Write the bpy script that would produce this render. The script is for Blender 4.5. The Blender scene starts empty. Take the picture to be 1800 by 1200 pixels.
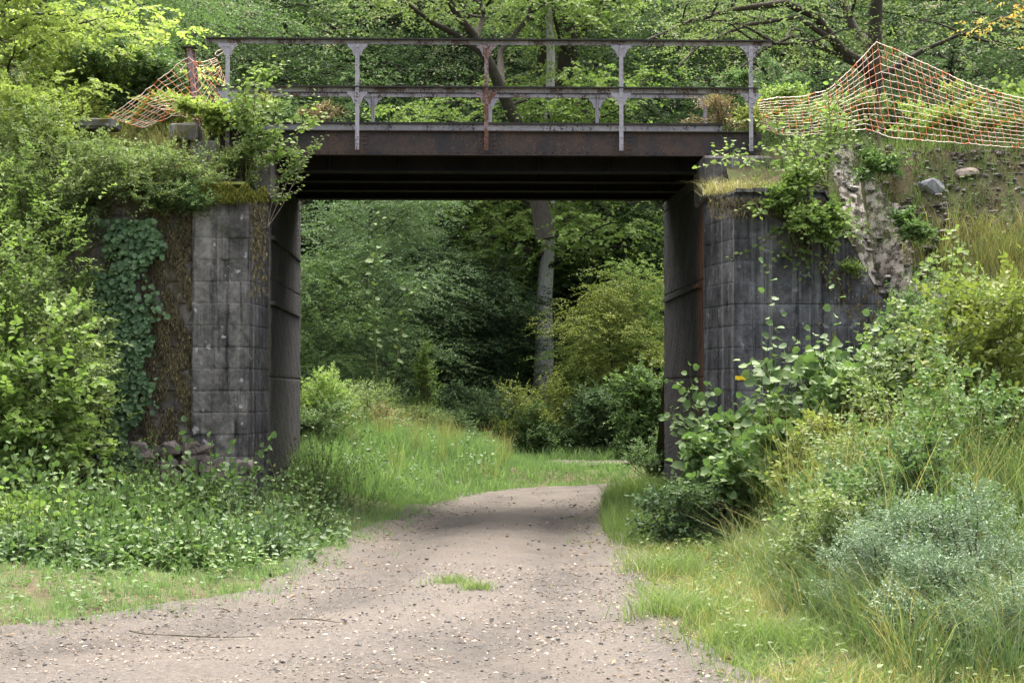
import bpy, math, random
import numpy as np
from mathutils import Vector

rng = np.random.default_rng(7)
random.seed(7)
sc = bpy.context.scene
col = sc.collection
R = math.radians

# ------------------------------------------------------------------ camera frame
F = 3180.0
TH = math.atan(90 / F)
PH = math.atan(90 / F)
CAM = np.array([0.0, 0.0, 1.6])
VF = np.array([math.sin(TH) * math.cos(PH), math.cos(TH) * math.cos(PH), math.sin(PH)])
VR = np.array([math.cos(TH), -math.sin(TH), 0.0])
VU = np.cross(VR, VF)


def at(u, v, Y):
    d = VF + VR * ((u - 900) / F) + VU * ((600 - v) / F)
    return CAM + d * (Y / d[1])


def gat(u, v, z=0.0):
    d = VF + VR * ((u - 900) / F) + VU * ((600 - v) / F)
    return CAM + d * ((z - CAM[2]) / d[2])


# ------------------------------------------------------------------ mesh builder
class MB:
    def __init__(s):
        s.V = []; s.n = 0; s.F = []; s.A = []

    def add(s, verts, faces, mat=0, attr=None, smooth=False):
        verts = np.asarray(verts, dtype=np.float32).reshape(-1, 3)
        faces = np.asarray(faces, dtype=np.int32)
        if len(verts) == 0: return
        s.V.append(verts)
        s.F.append((faces + s.n, mat, smooth))
        s.A.append(np.zeros(len(verts), np.float32) if attr is None else np.broadcast_to(np.asarray(attr, np.float32), (len(verts),)))
        s.n += len(verts)

    def box(s, lo, hi, mat=0, attr=None):
        x0, y0, z0 = lo; x1, y1, z1 = hi
        v = [(x0, y0, z0), (x1, y0, z0), (x1, y1, z0), (x0, y1, z0), (x0, y0, z1), (x1, y0, z1), (x1, y1, z1), (x0, y1, z1)]
        f = [(0, 3, 2, 1), (4, 5, 6, 7), (0, 1, 5, 4), (1, 2, 6, 5), (2, 3, 7, 6), (3, 0, 4, 7)]
        s.add(v, f, mat, attr)

    def cbox(s, lo, hi, b=0.01, mat=0, jit=0.0):
        """box with chamfered edges"""
        lo = np.array(lo, float); hi = np.array(hi, float)
        V = []; idx = {}
        for k in range(8):
            sg = [(k >> a) & 1 for a in range(3)]
            for a in range(3):
                p = np.array([hi[q] if sg[q] else lo[q] for q in range(3)])
                for q in range(3):
                    if q != a: p[q] += -b if sg[q] else b
                idx[(k, a)] = len(V); V.append(p + (rng.normal(0, jit, 3) if jit else 0))
        quads = []; tris = []
        for a in range(3):
            o = [q for q in range(3) if q != a]
            for sd in (0, 1):
                ks = []
                for (i, j) in ((0, 0), (1, 0), (1, 1), (0, 1)):
                    sg = [0, 0, 0]; sg[a] = sd; sg[o[0]] = i; sg[o[1]] = j
                    ks.append(idx[(sg[0] | sg[1] << 1 | sg[2] << 2, a)])
                quads.append(ks)
            for i in (0, 1):
                for j in (0, 1):
                    sg0 = [0, 0, 0]; sg0[o[0]] = i; sg0[o[1]] = j; sg0[a] = 0
                    sg1 = list(sg0); sg1[a] = 1
                    k0 = sg0[0] | sg0[1] << 1 | sg0[2] << 2; k1 = sg1[0] | sg1[1] << 1 | sg1[2] << 2
                    quads.append([idx[(k0, o[0])], idx[(k1, o[0])], idx[(k1, o[1])], idx[(k0, o[1])]])
        for k in range(8): tris.append([idx[(k, 0)], idx[(k, 1)], idx[(k, 2)]])
        n0 = s.n
        s.add(V, quads, mat)
        s.F.append((np.array(tris, np.int32) + n0, mat, False))

    def prism(s, poly, axis, a0, a1, mat=0):
        """polygon in the two other axes extruded along axis from a0 to a1"""
        o = [q for q in range(3) if q != axis]; n = len(poly)
        V = []
        for a in (a0, a1):
            for p in poly:
                q = [0, 0, 0]; q[axis] = a; q[o[0]] = p[0]; q[o[1]] = p[1]; V.append(q)
        n0 = s.n
        s.add(V, [[i, (i + 1) % n, n + (i + 1) % n, n + i] for i in range(n)], mat)
        s.F.append((np.array([list(range(n))[::-1]], np.int32) + n0, mat, False))
        s.F.append((np.array([list(range(n, 2 * n))], np.int32) + n0, mat, False))

    def tube(s, pts, rad, k=6, mat=0, attr=None, cap=True):
        pts = np.asarray(pts, float); n = len(pts)
        rad = np.broadcast_to(np.asarray(rad, float), (n,))
        T = np.gradient(pts, axis=0); T /= np.linalg.norm(T, axis=1)[:, None] + 1e-9
        ref = np.array([0.0, 0, 1]) if abs(T[:, 2].mean()) < 0.8 else np.array([1.0, 0.1, 0])
        A = np.cross(T, ref); A /= np.linalg.norm(A, axis=1)[:, None] + 1e-9
        B = np.cross(T, A)
        an = np.arange(k) / k * 2 * np.pi
        V = pts[:, None, :] + rad[:, None, None] * (np.cos(an)[None, :, None] * A[:, None, :] + np.sin(an)[None, :, None] * B[:, None, :])
        i = np.arange(n - 1)[:, None]; j = np.arange(k)[None, :]
        f = np.stack([i * k + j, i * k + (j + 1) % k, (i + 1) * k + (j + 1) % k, (i + 1) * k + j], -1).reshape(-1, 4)
        n0 = s.n
        s.add(V.reshape(-1, 3), f, mat, attr, True)
        if cap and k > 2:
            s.F.append((np.array([list(range(k))], np.int32) + n0, mat, False))
            s.F.append((np.array([list(range((n - 1) * k, n * k))[::-1]], np.int32) + n0, mat, False))

    def grid(s, P, mat=0, smooth=True, flip=False, attr=None):
        """P (a,b,3)"""
        a, b = P.shape[:2]
        i = np.arange(a - 1)[:, None]; j = np.arange(b - 1)[None, :]
        f = np.stack([i * b + j, (i + 1) * b + j, (i + 1) * b + j + 1, i * b + j + 1], -1).reshape(-1, 4)
        if flip: f = f[:, ::-1]
        s.add(P.reshape(-1, 3), f, mat, attr, smooth)

    def build(s, name, mats, parent=None, loc=None):
        base = np.zeros(3)
        if parent is not None:
            p = parent; base = np.array(p['_w'])
        elif loc is not None:
            base = np.array(loc, float)
        V = np.concatenate(s.V) - base.astype(np.float32)
        me = bpy.data.meshes.new(name)
        me.vertices.add(len(V)); me.vertices.foreach_set('co', V.ravel())
        li = np.concatenate([f.ravel() for f, _, _ in s.F])
        tot = np.concatenate([np.full(len(f), f.shape[1]) for f, _, _ in s.F])
        mi = np.concatenate([np.full(len(f), m) for f, m, _ in s.F])
        sm = np.concatenate([np.full(len(f), b) for f, _, b in s.F])
        st = np.concatenate([[0], np.cumsum(tot)[:-1]])
        me.loops.add(len(li)); me.loops.foreach_set('vertex_index', li.astype(np.int32))
        me.polygons.add(len(tot)); me.polygons.foreach_set('loop_start', st.astype(np.int32))
        me.polygons.foreach_set('material_index', mi.astype(np.int32))
        me.polygons.foreach_set('use_smooth', sm.astype(bool))
        me.update(calc_edges=True)
        at_ = me.attributes.new('lv', 'FLOAT', 'POINT'); at_.data.foreach_set('value', np.concatenate(s.A).astype(np.float32))
        if not isinstance(mats, (list, tuple)): mats = [mats]
        for m in mats: me.materials.append(m)
        o = bpy.data.objects.new(name, me); col.objects.link(o)
        if parent is not None:
            o.parent = parent
            o['_w'] = list(map(float, base))
        else:
            o.location = base; o['_w'] = list(map(float, base))
        return o


def tag(o, label=None, cat=None, group=None, kind=None):
    if label: o['label'] = label
    if cat: o['category'] = cat
    if group: o['group'] = group
    if kind: o['kind'] = kind
    return o


def thing(name, label, cat, loc, group=None):
    o = bpy.data.objects.new(name, None); col.objects.link(o)
    o.location = [float(q) for q in loc]; o['_w'] = [float(q) for q in loc]
    o.empty_display_size = 0.2
    return tag(o, label, cat, group)


# ------------------------------------------------------------------ node helpers
def nmat(name):
    m = bpy.data.materials.new(name); m.use_nodes = True
    nt = m.node_tree; nt.nodes.clear()
    out = nt.nodes.new('ShaderNodeOutputMaterial')
    return m, nt, out


def node(nt, typ, ins=None, **props):
    n = nt.nodes.new(typ)
    for k, v in props.items(): setattr(n, k, v)
    for k, v in (ins or {}).items():
        if hasattr(v, 'is_output') or isinstance(v, bpy.types.NodeSocket): nt.links.new(v, n.inputs[k])
        else: n.inputs[k].default_value = v
    return n


def coords(nt, scale=(1, 1, 1), src='Object'):
    t = nt.nodes.new('ShaderNodeTexCoord')
    mp = node(nt, 'ShaderNodeMapping', {'Vector': t.outputs[src], 'Scale': scale})
    return mp.outputs[0]


def noise(nt, vec, scale, detail=6, rough=0.6, dist=0.0):
    return node(nt, 'ShaderNodeTexNoise', {'Vector': vec, 'Scale': scale, 'Detail': detail, 'Roughness': rough, 'Distortion': dist}).outputs['Fac']


def ramp(nt, fac, stops):
    r = node(nt, 'ShaderNodeValToRGB', {'Fac': fac})
    el = r.color_ramp.elements
    while len(el) < len(stops): el.new(0.5)
    for e, (p, c) in zip(el, stops):
        e.position = p
        if not hasattr(c, '__len__'): c = (c, c, c)
        e.color = (*c, 1)
    return r.outputs['Color']


def mix(nt, fac, a, b, blend='MIX'):
    n = nt.nodes.new('ShaderNodeMix'); n.data_type = 'RGBA'; n.blend_type = blend
    for sock, v in ((n.inputs[0], fac), (n.inputs[6], a), (n.inputs[7], b)):
        if isinstance(v, bpy.types.NodeSocket): nt.links.new(v, sock)
        else: sock.default_value = v if not hasattr(v, '__len__') else ((*v, 1) if len(v) == 3 else v)
    return n.outputs[2]


def math_(nt, op, a, b=0.0):
    n = nt.nodes.new('ShaderNodeMath'); n.operation = op
    for sock, v in ((n.inputs[0], a), (n.inputs[1], b)):
        if isinstance(v, bpy.types.NodeSocket): nt.links.new(v, sock)
        else: sock.default_value = v
    return n.outputs[0]


def bump(nt, h, strength=0.5, dist=0.02):
    return node(nt, 'ShaderNodeBump', {'Height': h, 'Strength': strength, 'Distance': dist}).outputs[0]


def princ(nt, out, colr, rough=0.8, nrm=None, spec=0.3, metal=0.0):
    b = nt.nodes.new('ShaderNodeBsdfPrincipled')
    for k, v in (('Base Color', colr), ('Roughness', rough), ('Specular IOR Level', spec), ('Metallic', metal), ('Normal', nrm)):
        if v is None: continue
        if isinstance(v, bpy.types.NodeSocket): nt.links.new(v, b.inputs[k])
        else: b.inputs[k].default_value = (*v, 1) if hasattr(v, '__len__') and len(v) == 3 else v
    nt.links.new(b.outputs[0], out.inputs[0])
    return b


def leafmat(name, stops, trans=0.3, rough=0.6, spec=0.2):
    m, nt, out = nmat(name)
    a = node(nt, 'ShaderNodeAttribute', attribute_name='lv')
    c = ramp(nt, a.outputs['Fac'], stops)
    b = node(nt, 'ShaderNodeBsdfPrincipled', {'Base Color': c, 'Roughness': rough, 'Specular IOR Level': spec})
    tc = mix(nt, 1.0, c, (1.05, 1.18, 0.78), 'MULTIPLY')
    t = node(nt, 'ShaderNodeBsdfTranslucent', {'Color': tc})
    mx = node(nt, 'ShaderNodeMixShader', {0: trans, 1: b.outputs[0], 2: t.outputs[0]})
    nt.links.new(mx.outputs[0], out.inputs[0])
    return m


def greens(a, b, c, yellow=None):
    st = [(0.0, a), (0.5, b), (0.92, c)]
    if yellow: st.append((1.0, yellow))
    return st


M = {}
M['leaf_olive'] = leafmat('leaf_olive', greens((.08, .112, .042), (.13, .175, .062), (.19, .24, .092), (.28, .27, .10)), .35)
M['leaf_lime'] = leafmat('leaf_lime', greens((.09, .145, .038), (.15, .22, .058), (.22, .285, .09), (.32, .33, .11)), 0.4)
M['leaf_mid'] = leafmat('leaf_mid', greens((.058, .098, .04), (.088, .142, .054), (.122, .18, .068), (.18, .20, .07)), .35)
M['leaf_dark'] = leafmat('leaf_dark', greens((.046, .078, .037), (.066, .106, .048), (.09, .134, .06), (.12, .14, .06)), 0.38)
M['leaf_grey'] = leafmat('leaf_grey', greens((.06, .10, .045), (.095, .15, .065), (.14, .20, .09), (.18, .22, .10)), spec=.25)
M['leaf_blue'] = leafmat('leaf_blue', greens((.08, .13, .075), (.145, .205, .125), (.23, .29, .21), (.33, .38, .31)), 0.2, 0.6, 0.25)
M['leaf_ivy'] = leafmat('leaf_ivy', greens((.055, .105, .045), (.105, .18, .075), (.18, .28, .125), (.26, .33, .14)), 0.15, 0.5, 0.3)
M['leaf_aspen'] = leafmat('leaf_aspen', greens((.055, .10, .035), (.095, .155, .05), (.145, .21, .072), (.22, .25, .08)), 0.3, 0.6, 0.22)
M['leaf_yellow'] = leafmat('leaf_yellow', greens((.09, .12, .03), (.15, .18, .042), (.22, .24, .06), (.30, .26, .07)), 0.35)
M['leaf_autumn'] = leafmat('leaf_autumn', greens((.30, .20, .05), (.42, .30, .08), (.52, .40, .12)), 0.3)
M['leaf_brown'] = leafmat('leaf_brown', greens((.12, .09, .05), (.19, .14, .07), (.26, .21, .11)), 0.2)
M['leaf_bright'] = leafmat('leaf_bright', greens((.15, .21, .05), (.25, .31, .08), (.34, .39, .13), (.42, .42, .14)), 0.45)
M['grass'] = leafmat('grass', greens((.085, .13, .04), (.135, .195, .058), (.19, .25, .085), (.32, .30, .15)), 0.35)
M['grass_bright'] = leafmat('grass_bright', greens((.105, .17, .06), (.155, .24, .088), (.215, .30, .125), (.33, .33, .19)), 0.4)
M['grass_dry'] = leafmat('grass_dry', greens((.16, .17, .05), (.30, .27, .10), (.42, .36, .17), (.5, .42, .25)), 0.3)
M['broom_grass'] = leafmat('broom_grass', greens((.055, .09, .032), (.09, .14, .048), (.135, .19, .068), (.24, .24, .11)), .3)
M['broom'] = leafmat('broom', greens((.05, .09, .03), (.09, .14, .04), (.15, .20, .06)), 0.2)
M['moss_hang'] = leafmat('moss_hang', greens((.05, .042, .03), (.13, .108, .06), (.22, .185, .095), (.26, .23, .10)), 0.1, 0.9, 0.1)
M['moss_green'] = leafmat('moss_green', greens((.06, .07, .015), (.13, .14, .025), (.20, .20, .035)), 0.1, 0.9, 0.1)
M['litter'] = leafmat('litter', greens((.05, .035, .025), (.13, .09, .055), (.25, .18, .11)), 0.1, 0.8, 0.2)
M['chips'] = leafmat('chips', greens((.12, .085, .06), (.24, .185, .135), (.38, .31, .24), (.5, .44, .37)), 0.0, 0.8, 0.2)


def bark(name, c0, c1, c2, sc_=6):
    m, nt, out = nmat(name)
    v = coords(nt, (1, 1, 0.25))
    n1 = noise(nt, v, sc_ * 4, 8, 0.7)
    n2 = noise(nt, coords(nt), sc_ * 0.4, 4)
    c = ramp(nt, n1, [(0.3, c0), (0.55, c1), (0.75, c2)])
    c = mix(nt, math_(nt, 'MULTIPLY', n2, 0.5), c, c1)
    princ(nt, out, c, 0.9, bump(nt, n1, 0.8, 0.03), 0.15)
    return m


M['bark_dark'] = bark('bark_dark', (.018, .016, .012), (.045, .04, .03), (.08, .075, .05))
M['bark_grey'] = bark('bark_grey', (.22, .21, .20), (.42, .40, .38), (.6, .58, .55))
M['stem'] = bark('stem', (.05, .04, .025), (.10, .085, .05), (.16, .14, .08), 14)
M['stem_pale'] = bark('stem_pale', (.16, .13, .10), (.30, .25, .20), (.42, .37, .30), 14)
M['stem_green'] = bark('stem_green', (.06, .07, .02), (.11, .13, .04), (.17, .17, .06), 14)


def wallmat(name, dark, mid, light, streak, streak_amt, black_amt, lichen_amt, moss=None, moss_thr=0.6, rough=0.9, stain=None):
    m, nt, out = nmat(name)
    v = coords(nt)
    a = noise(nt, v, 2.2, 8, 0.65)
    b = noise(nt, v, 22, 6, 0.7)
    c = ramp(nt, a, [(0.33, dark), (0.5, mid), (0.66, light)])
    at_ = node(nt, 'ShaderNodeAttribute', attribute_name='lv')
    c = mix(nt, 0.6, c, ramp(nt, at_.outputs['Fac'], [(0.0, 0.62), (1.0, 1.3)]), 'MULTIPLY')
    c = mix(nt, 0.7, c, ramp(nt, b, [(0.3, 0.4), (0.5, 0.9), (0.75, 1.55)]), 'MULTIPLY')
    # run-off streaks, long in z
    sv = coords(nt, (9, 9, 0.22))
    s1 = noise(nt, sv, 1.0, 5, 0.65, 0.3)
    c = mix(nt, math_(nt, 'MULTIPLY', ramp(nt, s1, [(0.54, 0), (0.70, 1)]), streak_amt), c, streak)
    s2 = noise(nt, coords(nt, (6, 6, 0.3)), 1.6, 6, 0.7, 0.4)
    c = mix(nt, math_(nt, 'MULTIPLY', ramp(nt, s2, [(0.50, 0), (0.64, 1)]), black_amt), c, (.012, .012, .014))
    l = noise(nt, v, 9, 3, 0.5)
    c = mix(nt, math_(nt, 'MULTIPLY', ramp(nt, l, [(0.66, 0), (0.72, 1)]), lichen_amt), c, (.42, .40, .38))
    if stain:
        sx = node(nt, 'ShaderNodeSeparateXYZ', {'Vector': coords(nt)})
        mr = node(nt, 'ShaderNodeMapRange', {'Value': sx.outputs[1], 'From Min': stain[1], 'From Max': stain[2], 'To Min': 1.0, 'To Max': 0.0})
        zr = ramp(nt, node(nt, 'ShaderNodeMapRange', {'Value': sx.outputs[2], 'From Min': 0.4, 'From Max': 4.4}).outputs[0], [(0.0, 0.1), (0.3, 0.8), (0.75, 1.0), (0.95, 0.0)])
        sn = noise(nt, coords(nt, (8, 8, 0.5)), 1.2, 6, 0.7, .4)
        k = math_(nt, 'MULTIPLY', math_(nt, 'MULTIPLY', mr.outputs[0], zr), ramp(nt, sn, [(0.35, 0.0), (0.6, 1.0)]))
        c = mix(nt, k, c, stain[0])
    if moss:
        mo = noise(nt, v, 8.0 if name == 'slab' else 3.2, 8, 0.7)
        c = mix(nt, ramp(nt, mo, [(moss_thr - 0.05, 0), (moss_thr + 0.05, 1)]), c, moss)
    princ(nt, out, c, rough, bump(nt, math_(nt, 'ADD', b, a), 0.6, 0.012), 0.25)
    return m


M['stone'] = wallmat('stone', (.045, .042, .039), (.14, .13, .117), (.25, .23, .205), (.30, .28, .25), 0.5, 0.85, 0.9, (.07, .068, .03), .66)
M['stone_dark'] = wallmat('stone_dark', (.034, .033, .034), (.08, .078, .078), (.145, .14, .138), (.27, .265, .255), 0.75, 0.8, 0.4)
M['stone_right'] = wallmat('stone_right', (.034, .033, .034), (.082, .08, .082), (.155, .152, .15), (.26, .255, .245), 0.75, 0.8, 0.4)
M['stone_black'] = wallmat('stone_black', (.02, .02, .021), (.05, .049, .05), (.10, .097, .096), (.24, .235, .225), 0.7, 0.9, 0.4)
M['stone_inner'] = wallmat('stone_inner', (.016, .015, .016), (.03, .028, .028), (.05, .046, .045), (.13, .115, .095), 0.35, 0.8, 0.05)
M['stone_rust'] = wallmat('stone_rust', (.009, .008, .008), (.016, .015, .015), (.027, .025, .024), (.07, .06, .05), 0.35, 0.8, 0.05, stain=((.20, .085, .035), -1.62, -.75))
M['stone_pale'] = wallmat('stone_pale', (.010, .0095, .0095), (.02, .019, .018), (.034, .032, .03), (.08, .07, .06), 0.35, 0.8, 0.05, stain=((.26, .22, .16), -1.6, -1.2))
M['stone_moss'] = wallmat('stone_moss', (.08, .07, .06), (.17, .15, .13), (.28, .25, .22), (.25, .23, .21), 0.3, 0.5, 0.5, (.075, .065, .035), 0.52)
M['rubble'] = wallmat('rubble', (.12, .10, .09), (.26, .21, .18), (.40, .34, .29), (.30, .26, .22), 0.2, 0.3, 0.5, (.07, .065, .03), 0.58)
M['cap'] = wallmat('cap', (.11, .10, .09), (.2, .19, .18), (.30, .285, .265), (.34, .32, .3), 0.3, 0.3, 0.8, (.09, .085, .03), 0.56)
M['slab'] = wallmat('slab', (.26, .235, .20), (.40, .36, .31), (.55, .50, .44), (.34, .28, .22), 0.0, 0.0, 0.5, (.045, .04, .027), 0.51)
M['stone_top'] = wallmat('stone_top', (.075, .07, .066), (.14, .13, .12), (.24, .22, .20), (.40, .38, .36), 0.6, 0.8, 0.7, (.06, .055, .03), .60)


def steel(name, base, base2, rust, rust_thr, rough=0.6, spec=0.4, fade=None):
    m, nt, out = nmat(name)
    v = coords(nt)
    a = noise(nt, v, 1.4, 6, 0.65, 0.4)
    b = noise(nt, v, 17, 6, 0.7)
    c = mix(nt, ramp(nt, a, [(0.4, 0), (0.6, 1)]), base, base2)
    c = mix(nt, 0.5, c, ramp(nt, b, [(0.3, 0.55), (0.5, 1.0), (0.75, 1.4)]), 'MULTIPLY')
    r1 = math_(nt, 'ADD', math_(nt, 'MULTIPLY', noise(nt, coords(nt, (1, 1, 0.35)), 5, 8, 0.75), 0.6), math_(nt, 'MULTIPLY', noise(nt, v, 40, 4), 0.4))
    rc = ramp(nt, noise(nt, v, 30, 4), [(0.3, tuple(q * 0.5 for q in rust)), (0.7, rust)])
    c = mix(nt, ramp(nt, r1, [(rust_thr, 0), (rust_thr + 0.06, 1)]), c, rc)
    princ(nt, out, c, rough, bump(nt, math_(nt, 'ADD', b, r1), 0.35, 0.006), spec)
    return m


M['paint'] = steel('paint', (.27, .25, .27), (.35, .33, .35), (.10, .055, .035), 0.53)
M['paint_rail'] = steel('paint_rail', (.19, .175, .175), (.29, .27, .26), (.09, .05, .032), 0.49)
M['paint_rusty'] = steel('paint_rusty', (.22, .19, .19), (.26, .22, .21), (.16, .06, .03), 0.46)
M['steel_dirty'] = steel('steel_dirty', (.035, .034, .034), (.055, .05, .046), (.07, .04, .03), 0.56, 0.85, 0.15)
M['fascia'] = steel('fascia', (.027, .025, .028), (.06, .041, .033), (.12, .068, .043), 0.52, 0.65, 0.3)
M['kerb_paint'] = steel('kerb_paint', (.22, .215, .21), (.34, .33, .31), (.05, .045, .04), 0.52)
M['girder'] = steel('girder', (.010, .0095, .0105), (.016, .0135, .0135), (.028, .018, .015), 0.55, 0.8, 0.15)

M['rust_strip'] = steel('rust_strip', (.10, .065, .045), (.19, .10, .055), (.24, .10, .04), 0.47, 0.85, 0.15)
M['pale_strip'] = wallmat('pale_strip', (.10, .09, .075), (.20, .175, .14), (.34, .30, .23), (.42, .36, .26), 0.5, 0.6, 0.1)


def simple(name, c, rough=0.6, var=0.25, spec=0.3):
    m, nt, out = nmat(name)
    n = noise(nt, coords(nt), 12, 4)
    cc = mix(nt, var, c, ramp(nt, n, [(0.3, 0.4), (0.7, 1.3)]), 'MULTIPLY')
    princ(nt, out, cc, rough, None, spec)
    return m


M['net_orange'] = simple('net_orange', (.74, .20, .07), 0.5)
M['net_white'] = simple('net_white', (.78, .66, .56), 0.5)
M['yellow'] = simple('yellow', (.75, .52, .02), 0.6, 0.5)
M['rock'] = wallmat('rock', (.12, .125, .13), (.2, .205, .215), (.3, .3, .31), (.3, .3, .3), 0.1, 0.2, 0.5)
M['wire'] = simple('wire', (.3, .28, .26))


def groundmat():
    m, nt, out = nmat('soil')
    v = coords(nt)
    a = noise(nt, v, 1.3, 8, 0.7); b = noise(nt, v, 18, 8, 0.75)
    c = ramp(nt, b, [(0.3, (.03, .024, .016)), (0.5, (.075, .06, .036)), (0.7, (.13, .105, .065))])
    c = mix(nt, ramp(nt, a, [(0.42, 0), (0.6, 0.7)]), c, (.05, .075, .02))
    princ(nt, out, c, 0.95, bump(nt, b, 0.8, 0.03), 0.1)
    return m


M['soil'] = groundmat()


def pathmat():
    m, nt, out = nmat('path_gravel')
    v = coords(nt)
    a = noise(nt, v, 0.7, 6, 0.6); b = noise(nt, v, 30, 8, 0.75); d = noise(nt, v, 5, 6, 0.7)
    c = ramp(nt, b, [(0.28, (.030, .0265, .022)), (0.45, (.062, .0545, .0465)), (0.6, (.096, .085, .073)), (0.76, (.165, .149, .131))])
    c = mix(nt, ramp(nt, a, [(0.42, 0), (0.62, 0.55)]), c, mix(nt, 0.6, c, (.105, .088, .068)))
    c = mix(nt, ramp(nt, d, [(0.56, 0), (0.68, 0.6)]), c, (.07, .062, .057))
    ra = node(nt, 'ShaderNodeAttribute', attribute_name='lv')
    rn = noise(nt, coords(nt, (1, .35, 1)), 1.6, 6, 0.7)
    c = mix(nt, math_(nt, 'MULTIPLY', ra.outputs['Fac'], ramp(nt, rn, [(0.35, 0.15), (0.6, 0.85)])), c, (.042, .037, .032))
    vo = node(nt, 'ShaderNodeTexVoronoi', {'Vector': v, 'Scale': 38.0, 'Randomness': 1.0})
    st = ramp(nt, vo.outputs['Distance'], [(0.18, 1), (0.34, 0)])
    sel = ramp(nt, noise(nt, v, 14, 2), [(0.52, 0), (0.6, 1)])
    c = mix(nt, math_(nt, 'MULTIPLY', math_(nt, 'MULTIPLY', st, sel), 0.5), c, (.27, .25, .225))
    h = math_(nt, 'ADD', b, math_(nt, 'MULTIPLY', st, 0.5))
    princ(nt, out, c, 0.95, bump(nt, h, 0.7, 0.02), 0.15)
    return m


M['path'] = pathmat()

# ------------------------------------------------------------------ vectorised helpers
def unit(a): return a / (np.linalg.norm(a, axis=-1, keepdims=True) + 1e-9)


OVATE = np.array([(0, 0, 0), (.28, .44, .10), (.68, .36, .09), (1, 0, -.10), (.68, -.36, .09), (.28, -.44, .10)])
ROUND = np.array([(0, 0, 0), (.18, .45, .10), (.62, .48, .09), (1, 0, -.10), (.62, -.48, .09), (.18, -.45, .10)])
RHOMB = np.array([(0, 0, 0), (.45, .5, .10), (1, 0, -.08), (.45, -.5, .10)])


def leafset(mb, C, D, N, L, W, tmpl='ovate', attr=None, mat=0):
    n = len(C)
    if n == 0: return
    T = {'ovate': OVATE, 'round': ROUND, 'rhomb': RHOMB}[tmpl]
    D = unit(D); B = unit(np.cross(N, D)); N = np.cross(D, B)
    L = np.broadcast_to(np.asarray(L, float), (n,)); W = np.broadcast_to(np.asarray(W, float), (n,))
    V = (C[:, None, :] + D[:, None, :] * (L[:, None] * T[None, :, 0])[..., None]
         + B[:, None, :] * (W[:, None] * T[None, :, 1])[..., None] + N[:, None, :] * (L[:, None] * T[None, :, 2])[..., None])
    k = len(T)
    i = (np.arange(n) * k)[:, None]
    if k == 6: f = np.concatenate([i + np.array([0, 1, 2, 3]), i + np.array([0, 3, 4, 5])])
    else: f = np.concatenate([i + np.array([0, 1, 2]), i + np.array([0, 2, 3])])
    if attr is None: attr = rng.random(n)
    mb.add(V.reshape(-1, 3), f, mat, np.repeat(np.clip(attr, 0, 1), k), k == 6)


def twigs(mb, P, T, ln, q, L, W, tmpl='ovate', attr=None, droop=0.3, flat=0.6, mat=0, spread=0.9):
    """q leaves along each twig, alternating sides"""
    m = len(P); T = unit(T)
    S = unit(np.cross(T, np.array([0, 0, 1.0])) + rng.normal(0, .15, (m, 3)))
    t = (np.arange(q) + 0.6) / q
    ln = np.broadcast_to(np.asarray(ln, float), (m,))
    C = P[:, None, :] + T[:, None, :] * (ln[:, None] * t[None, :])[..., None]
    C[..., 2] -= droop * ln[:, None] * (t[None, :] ** 2)
    side = np.where(np.arange(q) % 2 == 0, 1.0, -1.0)
    D = T[:, None, :] * 0.55 + S[:, None, :] * (side[None, :, None] * spread) + rng.normal(0, .28, (m, q, 3))
    D[..., 2] -= 0.25
    D[:, -1, :] = T + rng.normal(0, .2, (m, 3))
    N = np.array([0, 0, 1.0]) * flat + rng.normal(0, 1 - flat * 0.6, (m, q, 3)) * 0.7
    sz = rng.uniform(.65, 1.15, (m, q)) * (1 - 0.25 * t[None, :])
    base = rng.random(m) if attr is None else attr
    a = 0.6 * base[:, None] + 0.4 * rng.random((m, q))
    leafset(mb, C.reshape(-1, 3), D.reshape(-1, 3), N.reshape(-1, 3), (L * sz).ravel(), (W * sz).ravel(), tmpl, a.ravel(), mat)


def curve(p0, p1, n=7, bend=0.15, sag=0.0):
    p0 = np.array(p0, float); p1 = np.array(p1, float)
    t = np.linspace(0, 1, n)[:, None]
    d = np.linalg.norm(p1 - p0)
    off = rng.normal(0, bend * d * 0.5, 3)
    off2 = rng.normal(0, bend * d * 0.25, 3)
    p = p0 + (p1 - p0) * t + np.sin(t * np.pi) * off + np.sin(t * 2 * np.pi) * off2
    p[:, 2] += np.sin(t[:, 0] * np.pi) * sag * d
    return p


def sphere_pts(n, shell=2.2):
    d = unit(rng.normal(0, 1, (n, 3)))
    r = rng.random(n) ** (1 / shell)
    return d, r


def lumpy(d, seed, amp=0.3):
    r = np.random.default_rng(seed)
    k = r.normal(0, 2.2, (6, 3)); ph = r.random(6) * 6.28
    return 1 + amp * np.sin(d @ k.T + ph).mean(1) * 1.8


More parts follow.
